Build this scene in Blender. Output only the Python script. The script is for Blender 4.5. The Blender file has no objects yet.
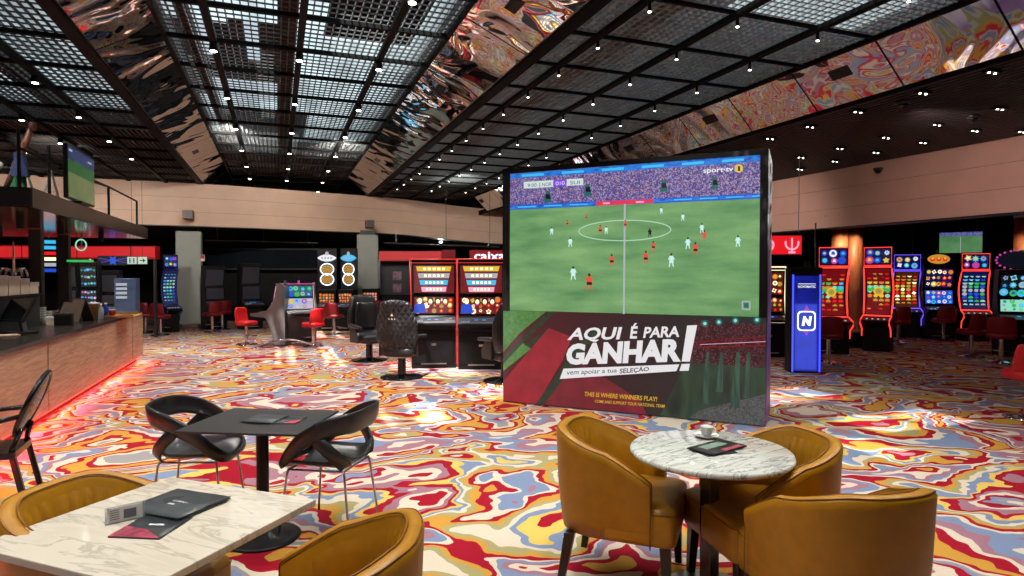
import bpy, math, random
from mathutils import Vector, Matrix
PI = math.pi
scene = bpy.context.scene
C = scene.collection

# ------------------------------------------------------------------ camera
THETA = math.atan(235 / 625.0)        # the hall's long axis runs 20.6 degrees left of the view
CT, ST = math.cos(THETA), math.sin(THETA)
F = 625.0
EYE = 1.65
PITCH = math.atan(14 / F)
cam_d = bpy.data.cameras.new('camera')
cam = bpy.data.objects.new('camera', cam_d); C.objects.link(cam)
cam.location = (0, 0, EYE)
cam.rotation_euler = (PI / 2 - PITCH, 0, -THETA)
cam_d.sensor_width = 36; cam_d.lens = 36 * F / 1024; cam_d.clip_end = 200
scene.camera = cam

# ------------------------------------------------------------------ world, sun, exposure
scene.view_settings.view_transform = 'Standard'
scene.view_settings.look = 'None'
scene.view_settings.gamma = 1
scene.view_settings.use_curve_mapping = False
scene.view_settings.exposure = 0.0
scene.cycles.use_denoising = True
scene.cycles.max_bounces = 6
scene.cycles.diffuse_bounces = 3
scene.cycles.glossy_bounces = 4
scene.cycles.sample_clamp_indirect = 4
scene.cycles.caustics_reflective = False
scene.cycles.caustics_refractive = False
world = bpy.data.worlds.new('world'); scene.world = world
world.use_nodes = True
bg = world.node_tree.nodes['Background']
bg.inputs[0].default_value = (0.62, 0.75, 0.85, 1); bg.inputs[1].default_value = 0.9

def light(name, kind, loc, energy, color=(1, 1, 1), rot=(0, 0, 0), parent=None, **kw):
    d = bpy.data.lights.new(name, kind); d.energy = energy; d.color = color
    for k, v in kw.items(): setattr(d, k, v)
    o = bpy.data.objects.new(name, d); C.objects.link(o)
    o.location = loc; o.rotation_euler = rot
    if parent: o.parent = parent
    return o

SUN_DIR = Vector((0.24, 0.42, -1.0)).normalized()
sun = light('sun', 'SUN', (0, 0, 20), 16.0, (1, 0.97, 0.92), angle=0.02)
sun.rotation_euler = SUN_DIR.to_track_quat('-Z', 'Y').to_euler()
# daylight entering through the glass roof over the centre bay and the left bay
light('skylight_centre', 'AREA', (0.38, 6.6, 5.45), 330, (0.90, 0.97, 1.0), shape='RECTANGLE', size=3.4, size_y=21)
light('skylight_left', 'AREA', (-7.0, 5.8, 5.25), 460, (0.90, 0.97, 1.0), shape='RECTANGLE', size=9.6, size_y=15.5)
light('skylight_right', 'AREA', (4.7, 6.5, 5.3), 300, (0.95, 0.97, 1.0), shape='RECTANGLE', size=3.4, size_y=22)

# ------------------------------------------------------------------ pixel / view helpers
def W(cx, cd, z=0.0):                 # right / forward of the eye -> world
    return Vector((cx * CT + cd * ST, -cx * ST + cd * CT, z))
def ray(px, py):
    u, f = (288 - py), F
    fw = f * math.cos(PITCH) + u * math.sin(PITCH)
    up = u * math.cos(PITCH) - f * math.sin(PITCH)
    return (px - 512), fw, up
def G(px, py, z=0.0):                 # point of the horizontal plane z seen at a pixel
    r, f, u = ray(px, py); t = (z - EYE) / u
    return W(r * t, f * t, z)
def Dp(px, py, d):                    # point at forward distance d seen at a pixel
    r, f, u = ray(px, py); t = d / f
    return W(r * t, d, EYE + u * t)
def FR(fx, fy):                       # rotation so that local -Y faces (fx, fy), given right / forward of the eye
    x, y = fx * CT + fy * ST, -fx * ST + fy * CT
    return math.atan2(x, -y)
def FW(x, y):                         # the same for world directions
    return math.atan2(x, -y)
def to_eye(p):                        # rotation facing the eye
    return math.atan2(-p[0], p[1])

# ------------------------------------------------------------------ materials
MATS = {}
def _new(name):
    m = bpy.data.materials.new(name); m.use_nodes = True; MATS[name] = m
    return m, m.node_tree, m.node_tree.nodes['Principled BSDF']
def srgb(r, g, b):
    f = lambda c: (c / 255 / 12.92) if c / 255 <= 0.04045 else ((c / 255 + 0.055) / 1.055) ** 2.4
    return (f(r), f(g), f(b), 1)
def pbr(name, col, rough=0.5, metal=0.0, var=0.12, scale=8.0, bump=0.0, coat=0.0, stretch=(1, 1, 1), sheen=0.0):
    m, nt, b = _new(name)
    b.inputs['Roughness'].default_value = rough; b.inputs['Metallic'].default_value = metal
    if coat: b.inputs['Coat Weight'].default_value = coat
    if sheen: b.inputs['Sheen Weight'].default_value = sheen
    tc = nt.nodes.new('ShaderNodeTexCoord'); mp = nt.nodes.new('ShaderNodeMapping'); mp.inputs['Scale'].default_value = stretch
    n = nt.nodes.new('ShaderNodeTexNoise'); n.inputs['Scale'].default_value = scale; n.inputs['Detail'].default_value = 3
    r = nt.nodes.new('ShaderNodeValToRGB')
    c = Vector(col[:3])
    r.color_ramp.elements[0].position = 0.3; r.color_ramp.elements[1].position = 0.7
    r.color_ramp.elements[0].color = (*(c * (1 - var)), 1); r.color_ramp.elements[1].color = (*(c * (1 + var)), 1)
    nt.links.new(tc.outputs['Object'], mp.inputs[0]); nt.links.new(mp.outputs[0], n.inputs['Vector'])
    nt.links.new(n.outputs['Fac'], r.inputs[0]); nt.links.new(r.outputs[0], b.inputs['Base Color'])
    if bump:
        bp = nt.nodes.new('ShaderNodeBump'); bp.inputs['Strength'].default_value = bump; bp.inputs['Distance'].default_value = 0.01
        nt.links.new(n.outputs['Fac'], bp.inputs['Height']); nt.links.new(bp.outputs[0], b.inputs['Normal'])
    return m
def emit(name, col, strength=1.0):
    m, nt, b = _new(name)
    b.inputs['Base Color'].default_value = (0.02, 0.02, 0.02, 1)
    b.inputs['Roughness'].default_value = 0.4
    b.inputs['Emission Color'].default_value = col; b.inputs['Emission Strength'].default_value = strength
    return m
def emit_noise(name, cols, scale=6, strength=1.0, stretch=(1, 1, 1), detail=2, kind='noise', lo=0.3, hi=0.7, dist=0.0):
    m, nt, b = _new(name)
    b.inputs['Base Color'].default_value = (0.02, 0.02, 0.02, 1); b.inputs['Roughness'].default_value = 0.4
    tc = nt.nodes.new('ShaderNodeTexCoord'); mp = nt.nodes.new('ShaderNodeMapping'); mp.inputs['Scale'].default_value = stretch
    nt.links.new(tc.outputs['Object'], mp.inputs[0])
    if kind == 'noise':
        n = nt.nodes.new('ShaderNodeTexNoise'); n.inputs['Scale'].default_value = scale; n.inputs['Detail'].default_value = detail
        n.inputs['Distortion'].default_value = dist
        out = n.outputs['Fac']
    else:
        n = nt.nodes.new('ShaderNodeTexVoronoi'); n.inputs['Scale'].default_value = scale
        s = nt.nodes.new('ShaderNodeSeparateColor'); nt.links.new(n.outputs['Color'], s.inputs[0]); out = s.outputs[0]; lo, hi = 0.0, 1.0
    nt.links.new(mp.outputs[0], n.inputs['Vector'])
    r = nt.nodes.new('ShaderNodeValToRGB')
    el = r.color_ramp.elements
    while len(el) < len(cols): el.new(0.5)
    for i, c in enumerate(cols):
        el[i].position = lo + (hi - lo) * i / max(1, len(cols) - (0 if kind != 'noise' else 1)); el[i].color = c
    if kind != 'noise': r.color_ramp.interpolation = 'CONSTANT'
    nt.links.new(out, r.inputs[0]); nt.links.new(r.outputs[0], b.inputs['Emission Color'])
    b.inputs['Emission Strength'].default_value = strength
    return m

# ------------------------------------------------------------------ mesh builder
class MB:
    def __init__(s):
        s.v, s.f, s.mi, s.sm, s.mats = [], [], [], [], []
        s.M = Matrix.Identity(4); s.cur = 0
    def mat(s, m):
        if m not in s.mats: s.mats.append(m)
        s.cur = s.mats.index(m); return s
    def add(s, vs, fs, smooth=False):
        o = len(s.v)
        s.v += [tuple(s.M @ Vector(p)) for p in vs]
        for f in fs:
            s.f.append([i + o for i in f]); s.mi.append(s.cur); s.sm.append(smooth)
        return s
    def box(s, x0, x1, y0, y1, z0, z1):
        return s.add([(x0, y0, z0), (x1, y0, z0), (x1, y1, z0), (x0, y1, z0), (x0, y0, z1), (x1, y0, z1), (x1, y1, z1), (x0, y1, z1)],
                     [(0, 3, 2, 1), (4, 5, 6, 7), (0, 1, 5, 4), (1, 2, 6, 5), (2, 3, 7, 6), (3, 0, 4, 7)])
    def cbox(s, c, d, R=None):
        old = s.M
        s.M = old @ Matrix.Translation(Vector(c)) @ (R.to_4x4() if R is not None else Matrix.Identity(4))
        s.box(-d[0] / 2, d[0] / 2, -d[1] / 2, d[1] / 2, -d[2] / 2, d[2] / 2)
        s.M = old; return s
    def bar(s, p0, p1, w, h=None):
        h = h or w
        p0, p1 = Vector(p0), Vector(p1); d = p1 - p0; L = d.length
        R = d.to_track_quat('Z', 'Y').to_matrix()
        return s.cbox((p0 + p1) / 2, (w, h, L), R)
    def cyl(s, p0, p1, r0, r1=None, n=16, cap=True, smooth=True):
        r1 = r0 if r1 is None else r1
        p0, p1 = Vector(p0), Vector(p1); R = (p1 - p0).to_track_quat('Z', 'Y').to_matrix()
        vs = []
        for p, r in ((p0, r0), (p1, r1)):
            for i in range(n):
                a = 2 * PI * i / n; vs.append(p + R @ Vector((r * math.cos(a), r * math.sin(a), 0)))
        s.add(vs, [(i, (i + 1) % n, n + (i + 1) % n, n + i) for i in range(n)], smooth)
        if cap: s.add(vs, [list(range(n - 1, -1, -1)), list(range(n, 2 * n))])
        return s
    def lathe(s, prof, n=24, c=(0, 0, 0)):
        vs = []
        for r, z in prof:
            for i in range(n):
                a = 2 * PI * i / n; vs.append((c[0] + r * math.cos(a), c[1] + r * math.sin(a), c[2] + z))
        fs = []
        for k in range(len(prof) - 1):
            for i in range(n):
                j = (i + 1) % n; fs.append((k * n + i, k * n + j, (k + 1) * n + j, (k + 1) * n + i))
        if prof[0][0] > 1e-4: fs.append(list(range(n - 1, -1, -1)))
        if prof[-1][0] > 1e-4: fs.append([(len(prof) - 1) * n + i for i in range(n)])
        return s.add(vs, fs, True)
    def ball(s, c, r, n=12, m=8, sc=(1, 1, 1)):
        prof = [(max(1e-5, r * math.sin(PI * k / m)), -r * math.cos(PI * k / m)) for k in range(m + 1)]
        old = s.M; s.M = old @ Matrix.Translation(Vector(c)) @ Matrix.Diagonal((*sc, 1))
        s.lathe(prof, n); s.M = old; return s
    def tube(s, pts, r, n=8, closed=False, cap=True):
        pts = [Vector(p) for p in pts]; N = len(pts); vs = []; up = None
        for i in range(N):
            a = pts[(i - 1) % N] if (closed or i > 0) else pts[i]
            b = pts[(i + 1) % N] if (closed or i < N - 1) else pts[i]
            t = (b - a).normalized()
            if up is None:
                up = Vector((0, 0, 1)) if abs(t.z) < 0.9 else Vector((0, 1, 0))
            x = up.cross(t)
            if x.length < 1e-4: x = Vector((1, 0, 0)).cross(t)
            x.normalize(); y = t.cross(x).normalized(); up = y
            rr = r[i] if isinstance(r, (list, tuple)) else r
            for k in range(n):
                q = 2 * PI * k / n; vs.append(pts[i] + x * (rr * math.cos(q)) + y * (rr * math.sin(q)))
        fs = []
        for i in range(N if closed else N - 1):
            j = (i + 1) % N
            for k in range(n):
                l = (k + 1) % n; fs.append((i * n + k, i * n + l, j * n + l, j * n + k))
        if not closed and cap: fs += [list(range(n - 1, -1, -1)), [(N - 1) * n + k for k in range(n)]]
        return s.add(vs, fs, True)
    def grid(s, rows, closed=False, smooth=True, flip=False):      # rows of equal length point lists
        n = len(rows[0]); vs = [p for r in rows for p in r]; fs = []
        for i in range(len(rows) - 1):
            for k in range(n if closed else n - 1):
                l = (k + 1) % n
                q = (i * n + k, i * n + l, (i + 1) * n + l, (i + 1) * n + k)
                fs.append(q[::-1] if flip else q)
        return s.add(vs, fs, smooth)
    def prism(s, poly, a0, a1, axis='x', smooth=False):
        def P(p, a):
            return (a, p[0], p[1]) if axis == 'x' else ((p[0], a, p[1]) if axis == 'y' else (p[0], p[1], a))
        n = len(poly); vs = [P(p, a0) for p in poly] + [P(p, a1) for p in poly]
        s.add(vs, [list(range(n)), list(range(2 * n - 1, n - 1, -1))])
        return s.add(vs, [(i, n + i, n + (i + 1) % n, (i + 1) % n) for i in range(n)], smooth)
    def poly(s, pts): return s.add(pts, [list(range(len(pts)))])
    def text(s, string, quad, offset=0.0, shear=0.0, spacing=1.0):
        """lettering fitted into quad: four points bottom-left, bottom-right, top-right, top-left"""
        cu = bpy.data.curves.new('t', 'FONT'); cu.body = string; cu.offset = offset; cu.shear = shear
        cu.space_character = spacing; cu.resolution_u = 3
        o = bpy.data.objects.new('t', cu); C.objects.link(o)
        dg = bpy.context.evaluated_depsgraph_get(); dg.update()
        me = bpy.data.meshes.new_from_object(o.evaluated_get(dg))
        vs = [v.co.copy() for v in me.vertices]; fs = [tuple(p.vertices) for p in me.polygons]
        bpy.data.objects.remove(o); bpy.data.curves.remove(cu); bpy.data.meshes.remove(me)
        if not vs: return s
        x0 = min(v.x for v in vs); x1 = max(v.x for v in vs); y0 = min(v.y for v in vs); y1 = max(v.y for v in vs)
        a, b, c, d = [Vector(q) for q in quad]; out = []
        for v in vs:
            u = (v.x - x0) / (x1 - x0 or 1); w = (v.y - y0) / (y1 - y0 or 1)
            out.append((a * (1 - u) + b * u) * (1 - w) + (d * (1 - u) + c * u) * w)
        return s.add(out, fs)
    def build(s, name, m=None, parent=None, bevel=0.0, subsurf=0, solid=0.0):
        me = bpy.data.meshes.new(name); me.from_pydata(s.v, [], s.f)
        ms = s.mats if s.mats else [m]
        for x in ms: me.materials.append(x)
        me.polygons.foreach_set('material_index', s.mi if s.mats else [0] * len(s.f))
        me.polygons.foreach_set('use_smooth', s.sm); me.update()
        o = bpy.data.objects.new(name, me); C.objects.link(o)
        if parent is not None: o.parent = parent
        if solid:
            q = o.modifiers.new('solid', 'SOLIDIFY'); q.thickness = solid; q.offset = 0
        if bevel:
            q = o.modifiers.new('bevel', 'BEVEL'); q.width = bevel; q.segments = 2; q.limit_method = 'ANGLE'; q.angle_limit = 0.6
        if subsurf:
            q = o.modifiers.new('sub', 'SUBSURF'); q.levels = subsurf; q.render_levels = subsurf
        return o

def tag(o, label=None, cat=None, group=None, kind=None):
    if label: o['label'] = label
    if cat: o['category'] = cat
    if group: o['group'] = group
    if kind: o['kind'] = kind
    return o
def thing(name, label, cat, loc=(0, 0, 0), rotz=0.0, group=None):
    o = bpy.data.objects.new(name, None); C.objects.link(o); o.empty_display_size = 0.1
    o.location = loc; o.rotation_euler = (0, 0, rotz)
    return tag(o, label, cat, group)
def dup(root, loc, rotz=None, label=None, group=None, scale=None):
    def cp(o, parent):
        c = o.copy(); C.objects.link(c); c.parent = parent
        for ch in [x for x in KIDS.get(o.name, [])]: cp(ch, c)
        return c
    KIDS.clear()
    for x in C.objects:
        if x.parent is not None: KIDS.setdefault(x.parent.name, []).append(x)
    r = cp(root, None); r.location = loc
    if rotz is not None: r.rotation_euler = (0, 0, rotz)
    if scale: r.scale = scale
    if label: r['label'] = label
    if group: r['group'] = group
    return r
KIDS = {}
def struct(o): o['kind'] = 'structure'; return o
# ------------------------------------------------------------------ material set
black = pbr('black_satin', (0.009, 0.009, 0.010), 0.42, var=0.2); black.node_tree.nodes['Principled BSDF'].inputs['Specular IOR Level'].default_value = 0.22
black_matt = pbr('black_matt', (0.010, 0.010, 0.011), 0.8, var=0.3)
black_gloss = pbr('black_gloss', (0.006, 0.006, 0.007), 0.13, var=0.1)
black_plastic = pbr('black_plastic', (0.016, 0.016, 0.018), 0.30, var=0.1)
black_leather = pbr('black_leather', (0.020, 0.021, 0.023), 0.33, var=0.2, scale=40, bump=0.15)
lattice_m = pbr('lattice_grey', (0.055, 0.064, 0.066), 0.45, var=0.2)
beam_blk = pbr('beam_black', (0.0022, 0.0026, 0.0032), 0.7, var=0.2); beam_blk.node_tree.nodes['Principled BSDF'].inputs['Specular IOR Level'].default_value = 0.15
crate_m = pbr('egg_crate', (0.20, 0.25, 0.27), 0.5, var=0.2)
slat_m = pbr('ceiling_slat', (0.022, 0.020, 0.020), 0.5, var=0.2)
chrome = pbr('chrome', (0.75, 0.76, 0.78), 0.12, 1.0, var=0.04)
steel = pbr('brushed_steel', (0.45, 0.45, 0.47), 0.28, 1.0, var=0.08)
mustard = pbr('mustard_leather', srgb(164, 114, 12), 0.42, var=0.10, scale=14, bump=0.12)
mustard_in = pbr('mustard_leather_inner', srgb(160, 110, 12), 0.45, var=0.12, scale=14, bump=0.12)
piping_m = pbr('mustard_piping', srgb(120, 72, 14), 0.5)
leg_m = pbr('dark_wood_leg', (0.010, 0.007, 0.006), 0.3)
red_seat = pbr('red_upholstery', srgb(196, 12, 22), 0.45, var=0.12)
dark_red = pbr('dark_red_upholstery', srgb(120, 8, 18), 0.5, var=0.12)
cream_wall = pbr('cream_band', srgb(222, 190, 166), 0.55, var=0.05, scale=2)
grey_col = pbr('grey_column', srgb(150, 156, 148), 0.5, var=0.05, scale=3)
orange_wood = pbr('orange_wood', srgb(205, 125, 82), 0.4, var=0.15, scale=3, stretch=(4, 4, 0.4))
white_card = pbr('white_card', srgb(225, 222, 215), 0.5, var=0.03)
porcelain = pbr('porcelain', srgb(235, 235, 232), 0.12, var=0.02)
kraft = pbr('kraft_paper', srgb(190, 140, 80), 0.7, var=0.08)
glass_m, _nt, _b = _new('clear_glass'); _b.inputs['Transmission Weight'].default_value = 1; _b.inputs['Roughness'].default_value = 0.02
acrylic = pbr('clear_acrylic', (0.55, 0.6, 0.65), 0.06, var=0.02)
acrylic.node_tree.nodes['Principled BSDF'].inputs['Alpha'].default_value = 0.45
grey_print = pbr('grey_print', srgb(96, 98, 110), 0.5, var=0.1, scale=60)
silver_grey = pbr('silver_grey', (0.15, 0.155, 0.16), 0.35, 0.2, var=0.08)
gun_grey = pbr('gun_grey', (0.085, 0.088, 0.092), 0.32, 0.4, var=0.1)
dark_grey = pbr('dark_grey', (0.024, 0.025, 0.027), 0.5, var=0.1)
gold_mirror = pbr('bronze_mirror', (0.75, 0.58, 0.42), 0.14, 1.0, var=0.05, scale=1.5, bump=0.25)

def wood_mat():
    m, nt, b = _new('bar_oak'); b.inputs['Roughness'].default_value = 0.45
    tc = nt.nodes.new('ShaderNodeTexCoord'); mp = nt.nodes.new('ShaderNodeMapping'); mp.inputs['Scale'].default_value = (1, 0.7, 9)
    n = nt.nodes.new('ShaderNodeTexNoise'); n.inputs['Scale'].default_value = 3.2; n.inputs['Detail'].default_value = 6; n.inputs['Distortion'].default_value = 1.2
    r = nt.nodes.new('ShaderNodeValToRGB')
    r.color_ramp.elements[0].position = 0.32; r.color_ramp.elements[0].color = srgb(158, 124, 98)
    r.color_ramp.elements[1].position = 0.68; r.color_ramp.elements[1].color = srgb(204, 170, 140)
    nt.links.new(tc.outputs['Object'], mp.inputs[0]); nt.links.new(mp.outputs[0], n.inputs['Vector'])
    nt.links.new(n.outputs['Fac'], r.inputs[0]); nt.links.new(r.outputs[0], b.inputs['Base Color'])
    return m
oak = wood_mat()

def marble(name, base, vein, dirn, scale, rough=0.07):
    m, nt, b = _new(name); b.inputs['Roughness'].default_value = rough
    tc = nt.nodes.new('ShaderNodeTexCoord'); mp = nt.nodes.new('ShaderNodeMapping')
    mp.inputs['Rotation'].default_value = (0, 0, dirn); mp.inputs['Scale'].default_value = (1, 5.0, 1)
    n = nt.nodes.new('ShaderNodeTexNoise'); n.inputs['Scale'].default_value = scale; n.inputs['Detail'].default_value = 7
    n.inputs['Distortion'].default_value = 0.9; n.inputs['Roughness'].default_value = 0.6
    r = nt.nodes.new('ShaderNodeValToRGB'); el = r.color_ramp.elements
    el[0].position = 0.30; el[0].color = base; el[1].position = 0.70; el[1].color = base
    for p, c in ((0.455, base), (0.48, vein), (0.505, tuple(0.6 * a + 0.4 * v for a, v in zip(base, vein))), (0.54, base), (0.60, tuple(0.75 * a + 0.25 * v for a, v in zip(base, vein)))):
        e = el.new(p); e.color = c
    nt.links.new(tc.outputs['Object'], mp.inputs[0]); nt.links.new(mp.outputs[0], n.inputs['Vector'])
    nt.links.new(n.outputs['Fac'], r.inputs[0]); nt.links.new(r.outputs[0], b.inputs['Base Color'])
    return m
marble_sq = marble('cream_marble', srgb(205, 197, 182), srgb(176, 168, 153), 0.5, 1.6)
marble_rd = marble('white_marble', srgb(202, 206, 200), srgb(128, 130, 130), 0.95, 3.2)

def carpet_mat():
    m, nt, b = _new('casino_carpet'); b.inputs['Roughness'].default_value = 0.9
    b.inputs['Specular IOR Level'].default_value = 0.15
    L = nt.links.new
    tc = nt.nodes.new('ShaderNodeTexCoord'); mp = nt.nodes.new('ShaderNodeMapping')
    mp.inputs['Rotation'].default_value = (0, 0, 0.30); mp.inputs['Scale'].default_value = (0.50, 0.66, 1)
    # the drawing wanders: small wiggles bend every outline
    wn = nt.nodes.new('ShaderNodeTexNoise'); wn.inputs['Scale'].default_value = 4.2; wn.inputs['Detail'].default_value = 1.5; L(tc.outputs['Object'], wn.inputs['Vector'])
    wv = nt.nodes.new('ShaderNodeVectorMath'); wv.operation = 'MULTIPLY_ADD'; L(wn.outputs['Color'], wv.inputs[0]); wv.inputs[1].default_value = (0.26, 0.22, 0); L(tc.outputs['Object'], wv.inputs[2])
    L(wv.outputs[0], mp.inputs[0])
    n1 = nt.nodes.new('ShaderNodeTexNoise'); n1.inputs['Scale'].default_value = 1.75; n1.inputs['Detail'].default_value = 2.2
    n1.inputs['Roughness'].default_value = 0.42; n1.inputs['Distortion'].default_value = 0.7
    L(mp.outputs[0], n1.inputs['Vector'])
    mp2 = nt.nodes.new('ShaderNodeMapping'); mp2.inputs['Location'].default_value = (13.1, 4.7, 0); L(mp.outputs[0], mp2.inputs[0])
    n2 = nt.nodes.new('ShaderNodeTexNoise'); n2.inputs['Scale'].default_value = 0.55; n2.inputs['Detail'].default_value = 0.5
    L(mp2.outputs[0], n2.inputs['Vector'])
    ml = nt.nodes.new('ShaderNodeMath'); ml.operation = 'MULTIPLY_ADD'; L(n2.outputs['Fac'], ml.inputs[0]); ml.inputs[1].default_value = 1.4
    L(n1.outputs['Fac'], ml.inputs[2])
    k = nt.nodes.new('ShaderNodeMath'); k.operation = 'MULTIPLY'; L(ml.outputs[0], k.inputs[0]); k.inputs[1].default_value = 1.9
    fr = nt.nodes.new('ShaderNodeMath'); fr.operation = 'FRACT'; L(k.outputs[0], fr.inputs[0])
    r = nt.nodes.new('ShaderNodeValToRGB'); r.color_ramp.interpolation = 'CONSTANT'; el = r.color_ramp.elements
    cr = srgb(216, 203, 184); rd = srgb(160, 14, 40); mu = srgb(200, 150, 62); bl = srgb(124, 142, 176)
    mv = srgb(160, 116, 132); ol = srgb(166, 158, 112); yl = srgb(222, 190, 96); gy = srgb(150, 146, 150)
    seq = [(0.00, mu), (0.06, rd), (0.11, cr), (0.16, mv), (0.21, bl), (0.265, cr), (0.30, rd), (0.355, mu), (0.40, ol),
           (0.45, cr), (0.50, bl), (0.55, yl), (0.59, rd), (0.65, mv), (0.71, cr), (0.76, rd), (0.81, bl), (0.85, gy), (0.885, cr), (0.925, rd), (0.97, mu)]
    while len(el) < len(seq): el.new(0.5)
    for e, (p, c) in zip(el, seq): e.position = p; e.color = c
    L(fr.outputs[0], r.inputs[0])
    # pile: a little tonal grain
    n3 = nt.nodes.new('ShaderNodeTexNoise'); n3.inputs['Scale'].default_value = 130; L(tc.outputs['Object'], n3.inputs['Vector'])
    mx = nt.nodes.new('ShaderNodeMix'); mx.data_type = 'RGBA'; mx.blend_type = 'MULTIPLY'; mx.inputs[0].default_value = 0.35
    L(r.outputs[0], mx.inputs[6]); L(n3.outputs['Fac'], mx.inputs[7])
    hs = nt.nodes.new('ShaderNodeBrightContrast'); hs.inputs[1].default_value = 0.0; L(mx.outputs[2], hs.inputs[0])
    L(hs.outputs[0], b.inputs['Base Color'])
    bp = nt.nodes.new('ShaderNodeBump'); bp.inputs['Strength'].default_value = 0.3; bp.inputs['Distance'].default_value = 0.004
    L(n3.outputs['Fac'], bp.inputs['Height']); L(bp.outputs[0], b.inputs['Normal'])
    return m
carpet = carpet_mat()

def mirror_mat():
    m, nt, b = _new('rippled_mirror'); b.inputs['Metallic'].default_value = 1; b.inputs['Roughness'].default_value = 0.03
    b.inputs['Base Color'].default_value = (0.95, 0.93, 0.90, 1)
    L = nt.links.new
    tc = nt.nodes.new('ShaderNodeTexCoord')
    n = nt.nodes.new('ShaderNodeTexNoise'); n.inputs['Scale'].default_value = 1.05; n.inputs['Detail'].default_value = 1.8; n.inputs['Roughness'].default_value = 0.45
    n.inputs['Distortion'].default_value = 0.6
    L(tc.outputs['Object'], n.inputs['Vector'])
    bp = nt.nodes.new('ShaderNodeBump'); bp.inputs['Strength'].default_value = 1.0; bp.inputs['Distance'].default_value = 0.085
    L(n.outputs['Fac'], bp.inputs['Height']); L(bp.outputs[0], b.inputs['Normal'])
    return m
mirror = mirror_mat()
def diffuser_mat():
    m = bpy.data.materials.new('frosted_rooflight'); m.use_nodes = True; nt = m.node_tree; L = nt.links.new
    for n in list(nt.nodes):
        if n.type == 'BSDF_PRINCIPLED': nt.nodes.remove(n)
    out = [n for n in nt.nodes if n.type == 'OUTPUT_MATERIAL'][0]
    tr = nt.nodes.new('ShaderNodeBsdfTranslucent'); L(tr.outputs[0], out.inputs[0])
    tc = nt.nodes.new('ShaderNodeTexCoord'); mp = nt.nodes.new('ShaderNodeMapping'); mp.inputs['Scale'].default_value = (1.2, 0.35, 1); L(tc.outputs['Object'], mp.inputs[0])
    n = nt.nodes.new('ShaderNodeTexNoise'); n.inputs['Scale'].default_value = 2.0; n.inputs['Detail'].default_value = 3; L(mp.outputs[0], n.inputs['Vector'])
    r = nt.nodes.new('ShaderNodeValToRGB'); r.color_ramp.elements[0].position = 0.35; r.color_ramp.elements[0].color = (0.42, 0.48, 0.49, 1); r.color_ramp.elements[1].position = 0.65; r.color_ramp.elements[1].color = (0.72, 0.82, 0.84, 1)
    L(n.outputs['Fac'], r.inputs[0]); L(r.outputs[0], tr.inputs[0])
    return m
diffuser = diffuser_mat()

# glowing colours for screens, signs and light trims
E = {k: emit('glow_' + k, srgb(*c), s) for k, c, s in (
    ('white', (235, 238, 244), 0.95), ('dimwhite', (190, 195, 205), 0.8), ('red', (235, 26, 34), 1.0), ('deepred', (120, 10, 20), 0.8), ('neonred', (255, 60, 52), 1.7),
    ('orange', (235, 130, 50), 0.9), ('yellow', (236, 200, 60), 0.9), ('blue', (34, 80, 210), 0.95), ('cyan', (60, 190, 240), 1.0), ('green', (60, 190, 90), 0.9),
    ('teal', (34, 120, 116), 0.7), ('purple', (120, 60, 220), 1.1), ('magenta', (215, 70, 170), 0.8), ('pink', (250, 170, 200), 1.0), ('navy', (16, 22, 90), 0.7),
    ('neonblue', (60, 70, 255), 2.2), ('neonviolet', (110, 80, 255), 1.3), ('cream', (255, 236, 190), 1.5), ('brown', (84, 34, 18), 0.7), ('mint', (150, 230, 200), 0.9),
    ('neonwhite', (235, 240, 255), 1.8), ('darkscreen', (20, 24, 40), 0.5), ('gold', (215, 160, 60), 0.8))}
lamp_glow = emit('lamp_glow', (1, 0.93, 0.82, 1), 14.0)
# ------------------------------------------------------------------ the room shell
X0, X1, Y0, Y1 = -16.0, 27.0, -6.0, 34.0
ZL, ZH, ZR = 4.37, 4.74, 3.88         # low lattice, raised bay, right slatted ceiling
XA, XB, XC, XD, XS, XT = -2.04, -1.35, 2.12, 2.93, 6.47, 6.96

m = MB().box(X0, X1, Y0, Y1, -0.12, 0.0); struct(m.build('floor', carpet))
m = MB().box(X0, X1, Y1, Y1 + 0.2, 0, 7.6); struct(m.build('wall_back', black_matt))
m = MB().box(X1, X1 + 0.2, Y0, Y1, 0, 7.6); struct(m.build('wall_right', black_matt))
m = MB().box(X0 - 0.2, X0, Y0, Y1, 0, 7.6); struct(m.build('wall_left', black_matt))
m = MB().box(X0, X1, Y0 - 0.2, Y0, 0, 7.6); struct(m.build('wall_front', dark_grey))

# roof: unseen opaque tiles, holes cut to drop sun patches on chosen floor spots
SH = 5.7
shx, shy = SUN_DIR.x / -SUN_DIR.z * SH, SUN_DIR.y / -SUN_DIR.z * SH
SUN_RECTS = [(-0.1, 0.4, 11.8, 15.4), (0.1, 1.7, 16.6, 18.9), (0.8, 1.2, 11.5, 15.5), (1.9, 3.0, 9.6, 11.6), (2.3, 3.1, 7.6, 9.0),
             (1.2, 1.9, 6.6, 7.8), (5.3, 7.2, 6.2, 7.2), (5.9, 7.3, 4.6, 5.5), (4.6, 5.6, 3.9, 4.7)]
r_ = MB()
t = 0.25
nx, ny = int((X1 - X0) / t) + 1, int((Y1 - Y0) / t) + 1
for j in range(ny):
    run = None
    for i in range(nx + 1):
        cx_, cy_ = X0 + (i + .5) * t + shx, Y0 + (j + .5) * t + shy
        hole = i == nx or any(a < cx_ < b and c < cy_ < d for a, b, c, d in SUN_RECTS)
        if not hole and run is None: run = i
        if hole and run is not None:
            x_, y_ = X0 + run * t, Y0 + j * t
            r_.box(x_, X0 + i * t, y_, y_ + t, SH, SH + 0.05); run = None
struct(r_.build('roof_sun_mask', black_matt))

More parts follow.
